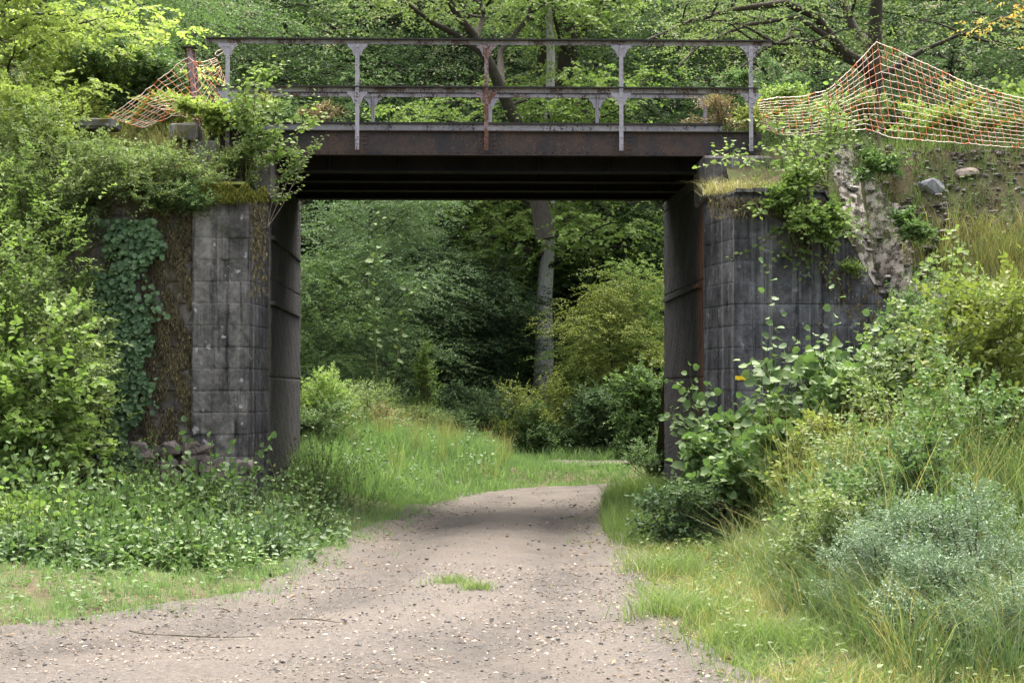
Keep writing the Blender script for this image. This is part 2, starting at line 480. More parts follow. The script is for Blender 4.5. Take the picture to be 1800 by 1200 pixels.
def bush_parts(base, rx, ry, h, ntw, q, twl, L, W, tmpl='ovate', stems=9, seed=1, ncl=0, flat=0.55, droop=0.3, low=0.08, up=0.35, cl=0.17, stem_r=0.012, shell=2.6):
    """foliage and stem builders for a bush standing at base"""
    base = np.array(base, float)
    ncl = ncl or max(10, ntw // 22)
    d, r = sphere_pts(ncl, shell)
    c = base + np.array([0, 0, h * 0.5]) + d * (r * lumpy(d, seed))[:, None] * np.array([rx, ry, h * 0.5])
    cr = rng.random(ncl)
    ci = rng.integers(0, ncl, ntw)
    P = c[ci] + rng.normal(0, 1, (ntw, 3)) * np.array([rx, ry, h * 0.4]) * cl
    P[:, 2] = np.maximum(P[:, 2], base[2] + low * h * rng.random(ntw))
    out = unit((P - (base + np.array([0, 0, h * 0.35]))) / np.array([rx, ry, h * 0.5]))
    T = out * 0.6 + np.array([0, 0, up]) + rng.normal(0, .45, (ntw, 3))
    fo = MB()
    ln = twl * rng.uniform(.6, 1.3, ntw)
    twigs(fo, P - unit(T) * ln[:, None] * 0.4, T, ln, q, L, W, tmpl, 0.65 * cr[ci] + 0.35 * rng.random(ntw), droop, flat)
    st = MB()
    sel = rng.choice(ntw, min(stems * 4, ntw), replace=False)
    for k, i in enumerate(sel):
        if k < stems:
            b = base + np.array([rng.normal(0, .12 * rx), rng.normal(0, .12 * ry), -0.05])
            st.tube(curve(b, P[i], 7, .12), np.linspace(stem_r, stem_r * .3, 7), 5)
        else:
            b = base + (P[i] - base) * 0.45
            st.tube(curve(b, P[i] + unit(T[i]) * twl * .3, 5, .12), np.linspace(stem_r * .5, stem_r * .18, 5), 4)
    return fo, st


DENS = 1.7


def bush(label, base, rx, ry, h, ntw, q, twl, L, W, mat, name='shrub', cat='shrub', group=None, stem='stem', **kw):
    t = thing(name, label, cat, base, group)
    fo, st = bush_parts(base, rx, ry, h, int(ntw * DENS), q, twl, L, W, **kw)
    fo.build('foliage', M[mat], t)
    st.build('stems', M[stem], t)
    return t


def weedpatch(label, base, r_, h, n, L, W, mat, q=9, seed=0):
    t = thing('weed', label, 'weed', base)
    d = rng.normal(0, .5, (n, 2)); P = np.zeros((n, 3))
    P[:, 0] = base[0] + d[:, 0] * r_; P[:, 1] = base[1] + d[:, 1] * r_ * .85
    P[:, 2] = surf(P[:, 0], P[:, 1])
    hh = h * rng.uniform(.35, 1.1, n) * np.clip(1.15 - .35 * (d ** 2).sum(1), .3, 1.1) * (.75 + .45 * (wn(P[:, 0] * 4 + seed, P[:, 1] * 4) > 0))
    T = np.array([0, 0, 1.0]) + rng.normal(0, .26, (n, 3)) + np.concatenate([d * .25, np.zeros((n, 1))], 1)
    fo, st = MB(), MB()
    twigs(fo, P, T, hh, q, L, W, 'ovate', np.clip(.4 + .3 * wn(P[:, 0] * 5, P[:, 1] * 5) + rng.normal(0, .2, n), 0, 1), .08, .6, spread=1.1)
    m = n * 3; i = rng.integers(0, n, m)
    C = P[i] + rng.normal(0, .10, (m, 3)); C[:, 2] = P[i][:, 2] + np.abs(rng.normal(0, .09, m)) + .03
    a = rng.random(m) * 6.283
    leafset(fo, C, np.stack([np.cos(a), np.sin(a), rng.normal(0, .3, m)], -1), np.array([0, 0, 1.0]) + rng.normal(0, .4, (m, 3)), L * .9, W * .9, 'ovate')
    for k in range(n): st.tube([P[k], P[k] + unit(T[k]) * hh[k] * .5, P[k] + unit(T[k]) * hh[k] * .97], [.004, .003, .002], 3, cap=False)
    fo.build('foliage', M[mat], t); o = st.build('stems', M['stem_green'], t); o['kind'] = 'stuff'
    return t


def sapling(label, base, tips, L, W, mat, q=16, name='sapling', cat='sapling', tmpl='round', stem='stem_green', side=0, start=0.15, r0=0.009, group=None, sl=0.4):
    """stems with big alternate leaves, one per tip, and optional side shoots"""
    t = thing(name, label, cat, base, group)
    fo, st = MB(), MB()
    for tip in tips:
        p = curve(base, tip, 12, .06)
        st.tube(p, np.linspace(r0, r0 * .25, 12), 5)
        segs = [(p, q)]
        for _ in range(side):
            i = rng.integers(3, 10); d = unit(p[i + 1] - p[i]) + unit(rng.normal(0, 1, 3) * np.array([1, 1, .3])) * 0.9
            e = p[i] + unit(d) * sl * rng.uniform(.5, 1.2)
            pp = curve(p[i], e, 8, .1); st.tube(pp, np.linspace(r0 * .5, r0 * .2, 8), 4); segs.append((pp, max(5, q // 2)))
        for pp, qq in segs:
            tt = np.linspace(start if pp is p else .15, 1, qq) * (len(pp) - 1.001)
            i = tt.astype(int); f = (tt - i)[:, None]
            C = pp[i] * (1 - f) + pp[i + 1] * f
            T = unit(pp[i + 1] - pp[i])
            ang = np.arange(qq) * 2.4 + rng.random() * 6
            S = np.stack([np.cos(ang), np.sin(ang), np.full(qq, .25)], -1)
            D = S + T * .35 + rng.normal(0, .15, (qq, 3))
            off = unit(D) * L * .35
            sz = rng.uniform(.75, 1.15, qq) * np.linspace(1.1, .55, qq)
            N = np.array([0, 0, 1.0]) * .55 + S * .25 + rng.normal(0, .4, (qq, 3)) + np.array([0, -.55, 0])
            leafset(fo, C + off, D - np.array([0, 0, .45]), N, L * sz, W * sz, tmpl, rng.random() * .35 + rng.random(qq) * .6)
            for a, b in zip(C, C + off): st.tube([a, b], r0 * .15, 3, cap=False)
    fo.build('leaves', M[mat], t); st.build('stem', M[stem], t)
    return t


# ------------------------------------------------------------------ terrain
LE = np.array([(4, -7.5), (9, -6.0), (11.2, -4.6), (12.1, -3.1), (13.75, -1.75), (15.9, -1.45), (18.8, -1.24), (22.6, -.80), (25.4, -.42), (28.6, .36), (30.3, 1.33), (31.2, 2.6), (32.2, 5.0), (33.2, 9), (34.5, 20)])
RE = np.array([(4, 1.7), (9.98, 1.54), (12.1, 1.46), (15, 1.58), (17.5, 1.65), (21.2, 1.75), (26.8, 2.25), (28.5, 2.7), (29.6, 4.0), (30.3, 9), (31, 20), (34.5, 26)])


def xl(y): return np.interp(y, LE[:, 0], LE[:, 1])
def xr(y): return np.interp(y, RE[:, 0], RE[:, 1])


def wn(x, y):
    return (np.sin(1.3 * x + 2.1 * y + .5) + np.sin(2.7 * x - 1.9 * y + 1.7) + np.sin(-.7 * x + .9 * y + 4) + .6 * np.sin(5.1 * x + 4.3 * y) + .5 * np.sin(7.3 * x - 6.1 * y + 2)) / 4.1


def sstep(a, b, x):
    t = np.clip((x - a) / (b - a), 0, 1); return t * t * (3 - 2 * t)


def pdist(x, y):
    d = np.maximum(xl(y) - x, x - xr(y))
    return np.where(y > 34.4, np.maximum(d, (y - 34.4)), d)


def gh(x, y):
    """height of the ground without the embankment"""
    x = np.asarray(x, float); y = np.asarray(y, float)
    d = pdist(x, y)
    left = x < (xl(y) + xr(y)) / 2
    amp = np.where(left, np.interp(y, [10, 15, 20, 27, 30, 40], [.12, .2, .3, .5, .75, 1.0]), np.interp(y, [10, 15, 20, 27, 32, 40], [.12, .25, .3, .3, .4, .8]))
    amp = amp * (1 - .72 * sstep(-2.0, 1.6, x) * sstep(27, 31, y) * (1 - sstep(40, 46, y)))
    h = amp * sstep(0.0, 2.6, d) + .035 * wn(x, y) * sstep(-.6, .8, d) + .012 * wn(x * 1.7, y * 1.3)
    h = h + .42 * np.clip(y - 44, 0, 60) * sstep(44, 52, y) - 0.04 * sstep(0.1, 0.35, -d)
    return h


def toe(x):
    return np.where(x > 0, np.interp(x, [4.9, 5.5, 6.4, 9, 14], [21.9, 20.4, 19.2, 18.2, 17.6]), np.interp(-x, [4.3, 5.2, 6.2, 9, 14], [21.9, 21.2, 19.8, 18.6, 17.6]))


CREST = 4.72
def wtop_r(x): return np.interp(x, [3.2, 4.38, 5.12, 5.3], [4.02, 4.02, 2.7, 2.4])
def wtop_l(x): return np.interp(-x, [2.4, 4.2, 5.4], [4.02, 4.0, 3.0])


def eh(x, y):
    """height of the railway embankment"""
    x = np.asarray(x, float); y = np.asarray(y, float)
    t = toe(x)
    front = CREST * np.clip((y - t) / (23.25 - t), 0, 1) ** 0.95
    wt = np.where(x > 0, wtop_r(x), wtop_l(x))
    inw = np.where(x > 0, x < 5.12, x > -5.2)
    behind = wt - .06 + (CREST - wt + .06) * np.clip((y - 22.0) / 1.25, 0, 1)
    f = np.where(inw & (y >= 22.02), np.maximum(front, behind), np.where(inw, np.where(y > 21.7, np.minimum(front, wt - .3), front), front))
    rear = CREST * np.clip((31.5 - y) / 4.2, 0, 1)
    h = np.minimum(f, rear) + (.07 * wn(x * 1.3, y * 1.3) + .07 * wn(x * 3.7, y * 3.1) + .035 * wn(x * 8.1 + 2, y * 7.3)) * (f > .2)
    return np.where(h < .12, -.3, h)


def surf(x, y):
    x = np.asarray(x, float)
    e = np.where((x > 3.4) | (x < -2.75), eh(x, y), -9)
    return np.maximum(gh(x, y), e)


def hit(u, v, y0=14.0, y1=30.0):
    for Y in np.arange(y0, y1, .03):
        p = at(u, v, Y)
        if p[2] <= float(surf(p[0], p[1])): return p
    return at(u, v, y1)


def axis(*segs):
    return np.concatenate([np.arange(a, b, s) for a, b, s in segs])


gx = axis((-70, -14, 2.0), (-14, -5, .3), (-5, 5, .12), (5, 14, .3), (14, 71, 2.0))
gy = axis((-12, 8, 2.0), (8, 36, .16), (36, 60, .6), (60, 121, 3.0))
X, Y = np.meshgrid(gx, gy, indexing='ij')
b = MB(); b.grid(np.stack([X, Y, gh(X, Y)], -1), smooth=True)
b.build('ground', M['soil']); tag(bpy.data.objects['ground'], 'brown woodland soil under the plants', 'ground', kind='structure')

M['pebble'] = leafmat('pebble', greens((.065, .061, .056), (.10, .094, .086), (.16, .15, .138), (.30, .285, .265)), 0.0, 0.9, 0.2)
# path
py = axis((3.5, 9, .5), (9, 34.6, .12)); pu = np.linspace(0, 1, 60)
rag = lambda y, s: .10 * np.sin(1.7 * y + s) + .05 * np.sin(3.9 * y + 2 * s)
Yp = np.repeat(py[:, None], 60, 1)
XL = xl(py) - .15 + rag(py, 1); XR = xr(py) + .15 + rag(py, 4)
Xp = XL[:, None] + (XR - XL)[:, None] * pu[None, :]
Zp = gh(Xp, Yp) + .045 + .018 * wn(Xp * 2.6, Yp * 2.0) - .03 * np.exp(-((pu[None, :] - .28) / .09) ** 2) - .03 * np.exp(-((pu[None, :] - .74) / .09) ** 2)
Zp[:, 0] -= .08; Zp[:, -1] -= .08
rut = np.exp(-((pu[None, :] - .28) / .10) ** 2) + np.exp(-((pu[None, :] - .74) / .10) ** 2) + .8 * np.exp(-(pu[None, :] / .07) ** 2) + .8 * np.exp(-((1 - pu[None, :]) / .07) ** 2)
rut = np.clip(np.broadcast_to(rut, Xp.shape), 0, 1)
b = MB(); b.grid(np.stack([Xp, Yp, Zp], -1), flip=True, attr=rut.ravel()); o = b.build('path', M['path'])
tag(o, 'pinkish grey gravel track running under the bridge and bending right', 'path', kind='structure')
c = gat(1030, 838, 0.03)
an = np.linspace(0, 2 * np.pi, 41); rr = np.linspace(0, 1, 6)
A, Rr = np.meshgrid(an, rr, indexing='ij')
wob = 1 + .2 * np.sin(3 * A + 1) + .1 * np.sin(7 * A)
PX = c[0] + np.cos(A) * Rr * .75 * wob; PY = c[1] + np.sin(A) * Rr * 1.1 * wob
b = MB(); b.grid(np.stack([PX, PY, gh(PX, PY) + .06], -1)); o = b.build('path_patch', M['path']); tag(o, 'small pale gravel patch in the grass past the bend', 'path', kind='structure')


def ph(x, y): return gh(x, y) + .045 * (pdist(x, y) < 0)


# embankments
for nm, x0, x1, lab in (('embankment', 3.35, 46, 'overgrown earth embankment to the right of the bridge'), ('embankment', -46, -2.72, 'overgrown earth embankment to the left of the bridge')):
    ex = axis((x0, 7.5, .08), (7.5, 14, .3), (14, x1, 2)) if x0 > 0 else axis((x0, -14, 2), (-14, -7.5, .3), (-7.5, x1 + .05, .08))
    ey = axis((17, 22, .12), (22, 22.04, .02), (22.04, 23.6, .08), (23.6, 32, .3))
    X, Y = np.meshgrid(ex, ey, indexing='ij')
    b = MB(); b.grid(np.stack([X, Y, eh(X, Y)], -1), smooth=True); o = b.build(nm, M['soil']); tag(o, lab, 'embankment', kind='structure')


# ------------------------------------------------------------------ masonry
def wallface(mb, pos, nrm, u0, u1, top, bot=-.25, du=.016, course=.262, joint=True, groove=.012, rough=.008, blocks=True, seed=0, mat=0, edge=.03, z0=0.05, flip=False, vj=True):
    r = np.random.default_rng(seed)
    us = np.linspace(u0, u1, max(3, int((u1 - u0) / du)))
    zz = np.arange(bot, 4.75, .02)
    if joint:
        js = np.arange(z0 - course * 2, 5, course)
        zz = np.sort(np.concatenate([zz, js - .009, js, js + .009]))
    tmax = np.max(top(us))
    zz = zz[zz < tmax]
    zz = np.concatenate([zz, [tmax]])
    U, Z = np.meshgrid(us, zz, indexing='ij')
    T = np.broadcast_to(top(us)[:, None], U.shape)
    Zc = np.minimum(Z, T)
    tone = np.full(U.shape, .5)
    D = rough * (wn(U * 9 + seed, Z * 9) + .7 * wn(U * 23 + 3, Z * 21 + seed) + .5 * wn(U * 51, Z * 47))
    if joint:
        ph_ = ((Zc - z0) / course) % 1.0
        dj = np.minimum(ph_, 1 - ph_) * course
        g = np.clip(1 - dj / .012, 0, 1)
        ci = np.floor((Zc - z0) / course).astype(int)
        if blocks:
            offs = r.uniform(0, 1, 80); lens = r.uniform(.45, .95, 80); bo = r.normal(0, .006 if vj else .002, (80, 40)); tn = r.uniform(0, 1, (80, 40)); has = r.random(80) < .3
            bi = np.floor(U / lens[ci + 20] + offs[ci + 20] * 5).astype(int)
            pu_ = (U / lens[ci + 20] + offs[ci + 20] * 5) % 1.0
            if vj: g = np.maximum(g, has[ci + 20] * np.clip(1 - np.minimum(pu_, 1 - pu_) * lens[ci + 20] / .012, 0, 1))
            bi = np.where(has[ci + 20] & vj, bi, 0)
            D = D + bo[ci + 20, bi % 40]; tone = tn[ci + 20, bi % 40]
        wear = .5 + .5 * wn(U * 4 + 9, Z * 3)
        chip = np.clip(1 - dj / .06, 0, 1) * np.clip(wn(U * 6.3 + seed, Z * 5.1) + .35 * wn(U * 29, Z * 31) - .38, 0, 1)
        D = D - g * groove * (.35 + .9 * wear) - .045 * chip * (groove > .006)
    ef = np.clip(np.minimum(U - u0, u1 - U) / edge, 0, 1)
    D = D * ef - (1 - ef) ** 2 * .012
    P = pos(U, Zc) + np.asarray(nrm, float) * D[..., None]
    mb.grid(P, mat, True, flip, attr=tone.ravel())


def lin(p0, p1):
    p0 = np.array(p0, float); p1 = np.array(p1, float); L = np.linalg.norm(p1 - p0)
    def f(U, Z): return np.stack([p0[0] + (p1[0] - p0[0]) * U / L, p0[1] + (p1[1] - p0[1]) * U / L, Z], -1)
    d = (p1 - p0) / L
    return f, np.array([d[1], -d[0], 0.0]), L


def const(z): return lambda u: np.full_like(u, z)


XLI, XRI = -2.40, 3.06            # inner faces of the abutments
# ---- left abutment
t = thing('bridge_abutment', 'stone block abutment under the left end of the bridge', 'abutment', (-2.9, 24.5, 0))
b = MB()
f, n, L = lin((-3.22, 21.75), (-2.54, 21.75)); wallface(b, f, n, 0, L, const(4.03), seed=3, groove=.0085)
b.cbox((-3.22, 21.765, -.3), (-2.555, 22.9, 4.02), .012)
b.build('pilaster', M['stone'], t)
b = MB()
f, n, L = lin((-2.54, 21.75), (-2.43, 23.0)); wallface(b, f, n, 0, L, const(4.03), seed=4, du=.03, rough=.008, vj=False, groove=.009)
b.build('return_wall', M['stone_black'], t)
b = MB()
f, n, L = lin((-2.43, 23.0), (XLI, 27.2)); wallface(b, f, n, 0, L, const(4.45), seed=5, du=.05, course=1.25, z0=.55, blocks=False, groove=.02)
b.box((-3.0, 22.9, -.3), (-2.45, 27.2, 4.44))
for z in (3.55, 2.72): b.box((-2.44, 23.1, z), (-2.375, 27.0, z + .05))
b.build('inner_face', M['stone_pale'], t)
b = MB(); b.cbox((-3.3, 22.75, 4.03), (-2.36, 23.6, 4.60), .03, jit=.006); b.build('bearing_block', M['stone_top'], t)
# ---- right abutment
t2 = thing('bridge_abutment', 'dark stained stone abutment under the right end of the bridge', 'abutment', (3.4, 24.5, 0))
b = MB()
f, n, L = lin((3.09, 23.0), (3.30, 21.75)); wallface(b, f, n, 0, L, const(4.03), seed=6, du=.03, rough=.008, vj=False, groove=.009)
b.build('return_wall', M['stone_dark'], t2)
b = MB()
f, n, L = lin((XRI, 27.2), (3.09, 23.0)); wallface(b, f, n, 0, L, const(4.45), seed=7, du=.05, course=1.25, z0=.55, blocks=False, groove=.02)
b.box((3.11, 22.95, -.3), (3.8, 27.2, 4.44))
b.box((3.03, 23.1, 2.95), (3.1, 27.0, 3.0))
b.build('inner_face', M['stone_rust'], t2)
b = MB(); b.cbox((3.06, 22.75, 4.03), (3.95, 23.6, 4.60), .03, jit=.006); b.build('bearing_block', M['stone_top'], t2)
# ---- right wing wall
t3 = thing('wing_wall', 'dark coursed wing wall with raked top right of the bridge opening', 'wall', (4.2, 21.9, 0))
b = MB()
f, n, L = lin((3.30, 21.75), (5.14, 21.75)); wallface(b, f, n, 0, L, lambda u: wtop_r(3.30 + u), seed=8, vj=False, du=.02, groove=.007)
pz = [(3.32, -.3), (5.13, -.3), (5.13, 2.66), (4.37, 3.98), (3.32, 3.98)]
b.prism(pz, 1, 21.775, 22.3)
b.build('wall_face', M['stone_right'], t3)
# broken coping edge
b = MB()
for (xa, za, xb, zb, k) in ((3.31, 4.03, 4.40, 4.03, 5), (4.40, 4.03, 4.62, 3.66, 1)):
    for i in range(k):
        a0, a1 = i / k, (i + .97) / k
        p0 = np.array([xa + (xb - xa) * a0, za + (zb - za) * a0]); p1 = np.array([xa + (xb - xa) * a1, za + (zb - za) * a1])
        d = (p1 - p0) / np.linalg.norm(p1 - p0); nn = np.array([-d[1], d[0]]); hgt = random.uniform(.03, .05)
        b.prism([tuple(p0 - nn * .01), tuple(p1 - nn * .01), tuple(p1 + nn * hgt + rng.normal(0, .008, 2)), tuple(p0 + nn * hgt + rng.normal(0, .008, 2))], 1, 21.70 + random.uniform(-.02, .03), 22.25)
b.build('coping', M['stone_top'], t3)
# trail mark
c = at(1302, 664, 21.735); 
b = MB()
U, V = np.meshgrid(np.linspace(-.068, .068, 9), np.linspace(-.024, .024, 5), indexing='ij')
b.grid(np.stack([c[0] + U + .004 * np.sin(V * 300), 21.732 + 0 * U, c[2] + V + .004 * np.sin(U * 80)], -1))
tag(b.build('trail_mark', M['yellow'], t3), 'yellow painted dash')
# ---- left wing wall
t4 = thing('wing_wall', 'mossy brown wing wall beside the left stone pilaster', 'wall', (-4.3, 21.9, 0))
b = MB()
f, n, L = lin((-5.6, 21.84), (-3.2, 21.84)); wallface(b, f, n, 0, L, lambda u: wtop_l(-5.6 + u), seed=9, du=.025, rough=.014, groove=.02)
b.prism([(-5.6, -.3), (-3.22, -.3), (-3.22, 3.96), (-4.2, 3.94), (-5.6, 2.8)], 1, 21.87, 22.3)
b.build('wall_face', M['stone_moss'], t4)
b = MB()      # rubble footing
rs = np.random.default_rng(5)
for i in range(95):
    x = rs.uniform(-4.15, -2.6); z = rs.uniform(.0, .95) * (1 if x < -3 else .8); s = rs.uniform(.05, .14)
    y0 = 21.735 + rs.uniform(-.03, .015)
    b.cbox((x - s, y0, z - s * .7), (x + s, y0 + .25, z + s * .7), s * .38, jit=s * .16)
b.build('rubble_footing', M['rubble'], t4)
b = MB()      # earth and moss ledge over the pilaster top
b.cbox((-4.2, 21.70, 4.03), (-2.56, 22.75, 4.12), .03, jit=.015)
tag(b.build('mossy_ledge', M['moss_green'], t4), 'mossy green ledge')

# ---- stone pier with cap at the left bridge end
p = at(345, 290, 22.6)
t5 = thing('stone_pier', 'short stone parapet pier with flat cap left of the bridge', 'pier', (p[0], 22.9, p[2] - .2))
b = MB(); x0 = at(332, 250, 22.6)[0]; x1 = at(378, 250, 22.6)[0]; zc0 = at(0, 244, 22.6)[2]; zc1 = at(0, 214, 22.6)[2]
b.cbox((x0, 22.66, p[2] - .5), (x1, 23.2, zc0 - .003), .02, jit=.006); b.build('shaft', M['cap'], t5)
b = MB(); b.cbox((at(300, 0, 22.6)[0], 22.58, zc0), (at(350, 0, 22.6)[0], 23.25, zc1), .025, jit=.008); b.build('cap_stone', M['cap'], t5)
p = at(125, 205, 22.8)
t5b = thing('coping_stone', 'flat weathered stone showing in the grass at the left net end', 'stone', (p[0], 22.9, p[2] - .05))
b = MB(); b.cbox((p[0] - .1, 22.75, p[2] - .14), (p[0] + .55, 23.2, p[2] - .02), .025, jit=.01); b.build('slab_body', M['cap'], t5b)

# ---- mossy concrete slope slab (right)
ys = np.linspace(21.55, 23.3, 90); ts = np.linspace(0, 1, 60)
Ys, Ts = np.meshgrid(ys, ts, indexing='ij')
xa = np.interp(Ys, [21.5, 22.2, 23.3], [5.15, 4.80, 4.60]); xb = np.interp(Ys, [21.5, 22.4, 23.3], [6.05, 5.75, 5.25]) + .08 * np.sin(Ys * 7) + .05 * np.sin(Ys * 17)
Xs = xa + (xb - xa) * Ts
Zs = eh(Xs, Ys)
ss = np.sqrt((Ts - .5) ** 2 * 4)
Zs = np.maximum(Zs, 1.9) + .045 + .03 * wn(Xs * 5 + 1, Ys * 3) + .012 * wn(Xs * 13, Ys * 9) - .16 * np.clip((ss - .72 - .25 * wn(Ys * 5, Xs * 3)) / .2, 0, 1)
b = MB(); b.grid(np.stack([Xs, Ys, Zs], -1)); o = b.build('slope_slab', M['slab'], loc=(5.1, 22.3, 3))
tag(o, 'mossy pale concrete slope beside the raked wing wall top', 'slab')

# ------------------------------------------------------------------ bridge
br = thing('railway_bridge', 'old riveted steel railway bridge spanning the gravel track', 'bridge', (0.4, 25, 4.6))
FX0, FX1 = -2.95, 3.78
ZB, ZT = 4.63, 4.92
POSTS = [at(u, 150, 22.92)[0] for u in (400, 628, 855, 1092, 1320)]
b = MB()
b.box((FX0, 22.98, ZB), (FX1, 23.0, ZT)); b.box((FX0, 22.93, ZB - .012), (FX1, 23.05, ZB)); b.box((FX0, 22.93, ZT), (FX1, 23.08, ZT + .012))
for x in POSTS:
    b.box((x - .10, 22.97, ZB + .012), (x + .14, 22.979, ZT - .01))
for x in np.arange(FX0 + .05, FX1, .11):
    for z in (ZB + .03, ZT - .03): b.tube([(x, 22.98, z), (x, 22.968, z)], [.011, .007], 6)
for px in POSTS:
    for dx in (-.075, .085, .12):
        for z in np.linspace(ZB + .07, ZT - .06, 4): b.tube([(px + dx, 22.97, z), (px + dx, 22.957, z)], [.012, .008], 6)
b.build('fascia_girder', M['fascia'], br)
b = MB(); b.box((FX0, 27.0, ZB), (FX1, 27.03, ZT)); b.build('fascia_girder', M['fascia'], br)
b = MB(); b.box((-2.75, 23.26, ZT + .012), (3.38, 23.29, 5.055)); b.build('kerb_beam', M['kerb_paint'], br)
b = MB(); b.box((-2.75, 23.235, 5.055), (3.38, 23.33, 5.08)); b.build('beam_flange', M['steel_dirty'], br)
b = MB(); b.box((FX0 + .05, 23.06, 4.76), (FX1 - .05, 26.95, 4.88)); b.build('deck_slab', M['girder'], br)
for y in (23.35, 24.4, 25.5, 26.6):
    b = MB()
    b.box((-3.1, y - .012, 4.46), (3.75, y + .012, 4.76)); b.box((-3.1, y - .11, 4.44), (3.75, y + .11, 4.46))
    for x in np.arange(-2.6, 3.4, .9): b.box((x, y - .09, 4.46), (x + .012, y + .09, 4.76))
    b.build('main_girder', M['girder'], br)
for x in np.arange(-2.2, 3.2, 1.2):
    b = MB(); b.box((x, 23.4, 4.58), (x + .02, 26.6, 4.74)); b.box((x - .06, 23.4, 4.565), (x + .08, 26.6, 4.58)); b.build('cross_beam', M['girder'], br)

ZTOP, ZMID = 6.085, 5.475
def rails(y, x0, x1, xm0, xm1, s):
    for (z, a, c_, nm) in ((ZTOP, x0, x1, 'top_rail'), (ZMID, xm0, xm1, 'mid_rail')):
        mb = MB()
        mb.box((a, y - .05 * s if s > 0 else y - .012, z), (c_, y + .012 if s > 0 else y + .05, z + .018), 1)
        mb.box((a + .002, y - .002, z - .055), (c_ - .002, y + .009, z - .0005), 0)
        mb.build(nm, [M['paint_rail'], M['steel_dirty']], br)
rails(22.955, at(362, 72, 22.95)[0], at(1357, 78, 22.95)[0], at(380, 152, 22.95)[0], at(1332, 158, 22.95)[0], 1)
rails(27.06, -3.3, 3.95, -3.2, 3.9, -1)


def gusset(mb, x, y, z, sgn, w=.10, h=.15):
    pts = [(0, 0), (w, 0), (w, -.03), (w * .62, -.055), (w * .36, -.10), (w * .22, -h), (0, -h)]
    poly = [(x + sgn * px, z + pz) for px, pz in pts]
    mb.prism(poly, 1, y, y + .009)


def post(x, y, s, mt):
    root = MB()
    w = .026
    root.box((x - w, y - .034 * s - .004, ZB + .05), (x + w, y - .034 * s + .004, ZTOP - .058))
    root.box((x - .004, y - .034 * s + (.004 if s > 0 else -.05), ZB + .05), (x + .004, y - .034 * s + (.036 if s > 0 else -.004), ZTOP - .058))
    for z in (ZB + .09, ZB + .13, ZB + .22, 5.36, ZMID - .02, ZTOP - .10):
        root.tube([(x + .006, y - .038 * s, z), (x + .006, y - .054 * s, z)], [.013, .010], 6)
    o = root.build('railing_post', mt, br)
    for z in (ZTOP - .056, ZMID - .056):
        for sg in (-1, 1):
            g = MB(); gusset(g, x + sg * w, y - .018 * s - .002, z, sg); 
            g.build('bracket', mt, o)
    return o


for i, x in enumerate(POSTS):
    o = post(x, 22.95, 1, M['paint_rusty'] if i == 2 else M['paint'])
    if i == 2: o['label'] = 'rusty red-brown middle railing post'
XR_ = [at(u, 180, 27.05)[0] for u in (452, 655, 862, 1050, 1240)]
for x in XR_: post(x, 27.06, -1, M['paint'])

# leaning rail section used as net post (left)
p0 = at(343, 170, 23.2); p1 = at(334, 88, 23.2)
t = thing('rail_post', 'old upright length of steel rail holding the left orange net', 'post', (p0[0], 23.2, p0[2] - .4))
b = MB()
dx = (p1[0] - p0[0]) / (p1[2] - p0[2])
def sheared(mb, lo, hi):
    n0 = len(mb.V); mb.box(lo, hi); v = mb.V[-1]; v[:, 0] += dx * (v[:, 2] - p0[2])
sheared(b, (p0[0] - .065, 23.20, p0[2] - .5), (p0[0] + .065, 23.215, p1[2]))
sheared(b, (p0[0] - .03, 23.10, p0[2] - .5), (p0[0] + .03, 23.14, p1[2] + .01))
sheared(b, (p0[0] - .009, 23.14, p0[2] - .5), (p0[0] + .009, 23.20, p1[2] - .002))
b.build('rail_body', M['paint_rusty'], t)
b = MB(); b.box((p1[0] - .10, 23.08, p1[2] + .012), (p1[0] + .10, 23.22, p1[2] + .024)); b.build('top_plate', M['steel_dirty'], t)

# cable end hanging under the far edge of the deck
b = MB(); pa = at(530, 345, 26.7); pb = at(690, 352, 26.7)
b.tube(curve(pa, pb, 10, .02), .006, 5); b.tube(curve(at(540, 347, 26.72), at(600, 350, 26.72), 8, .1), .008, 5)
o = b.build('loose_cable', M['wire'], loc=pa); tag(o, 'loose pale cable hanging under the far edge of the deck', 'cable')


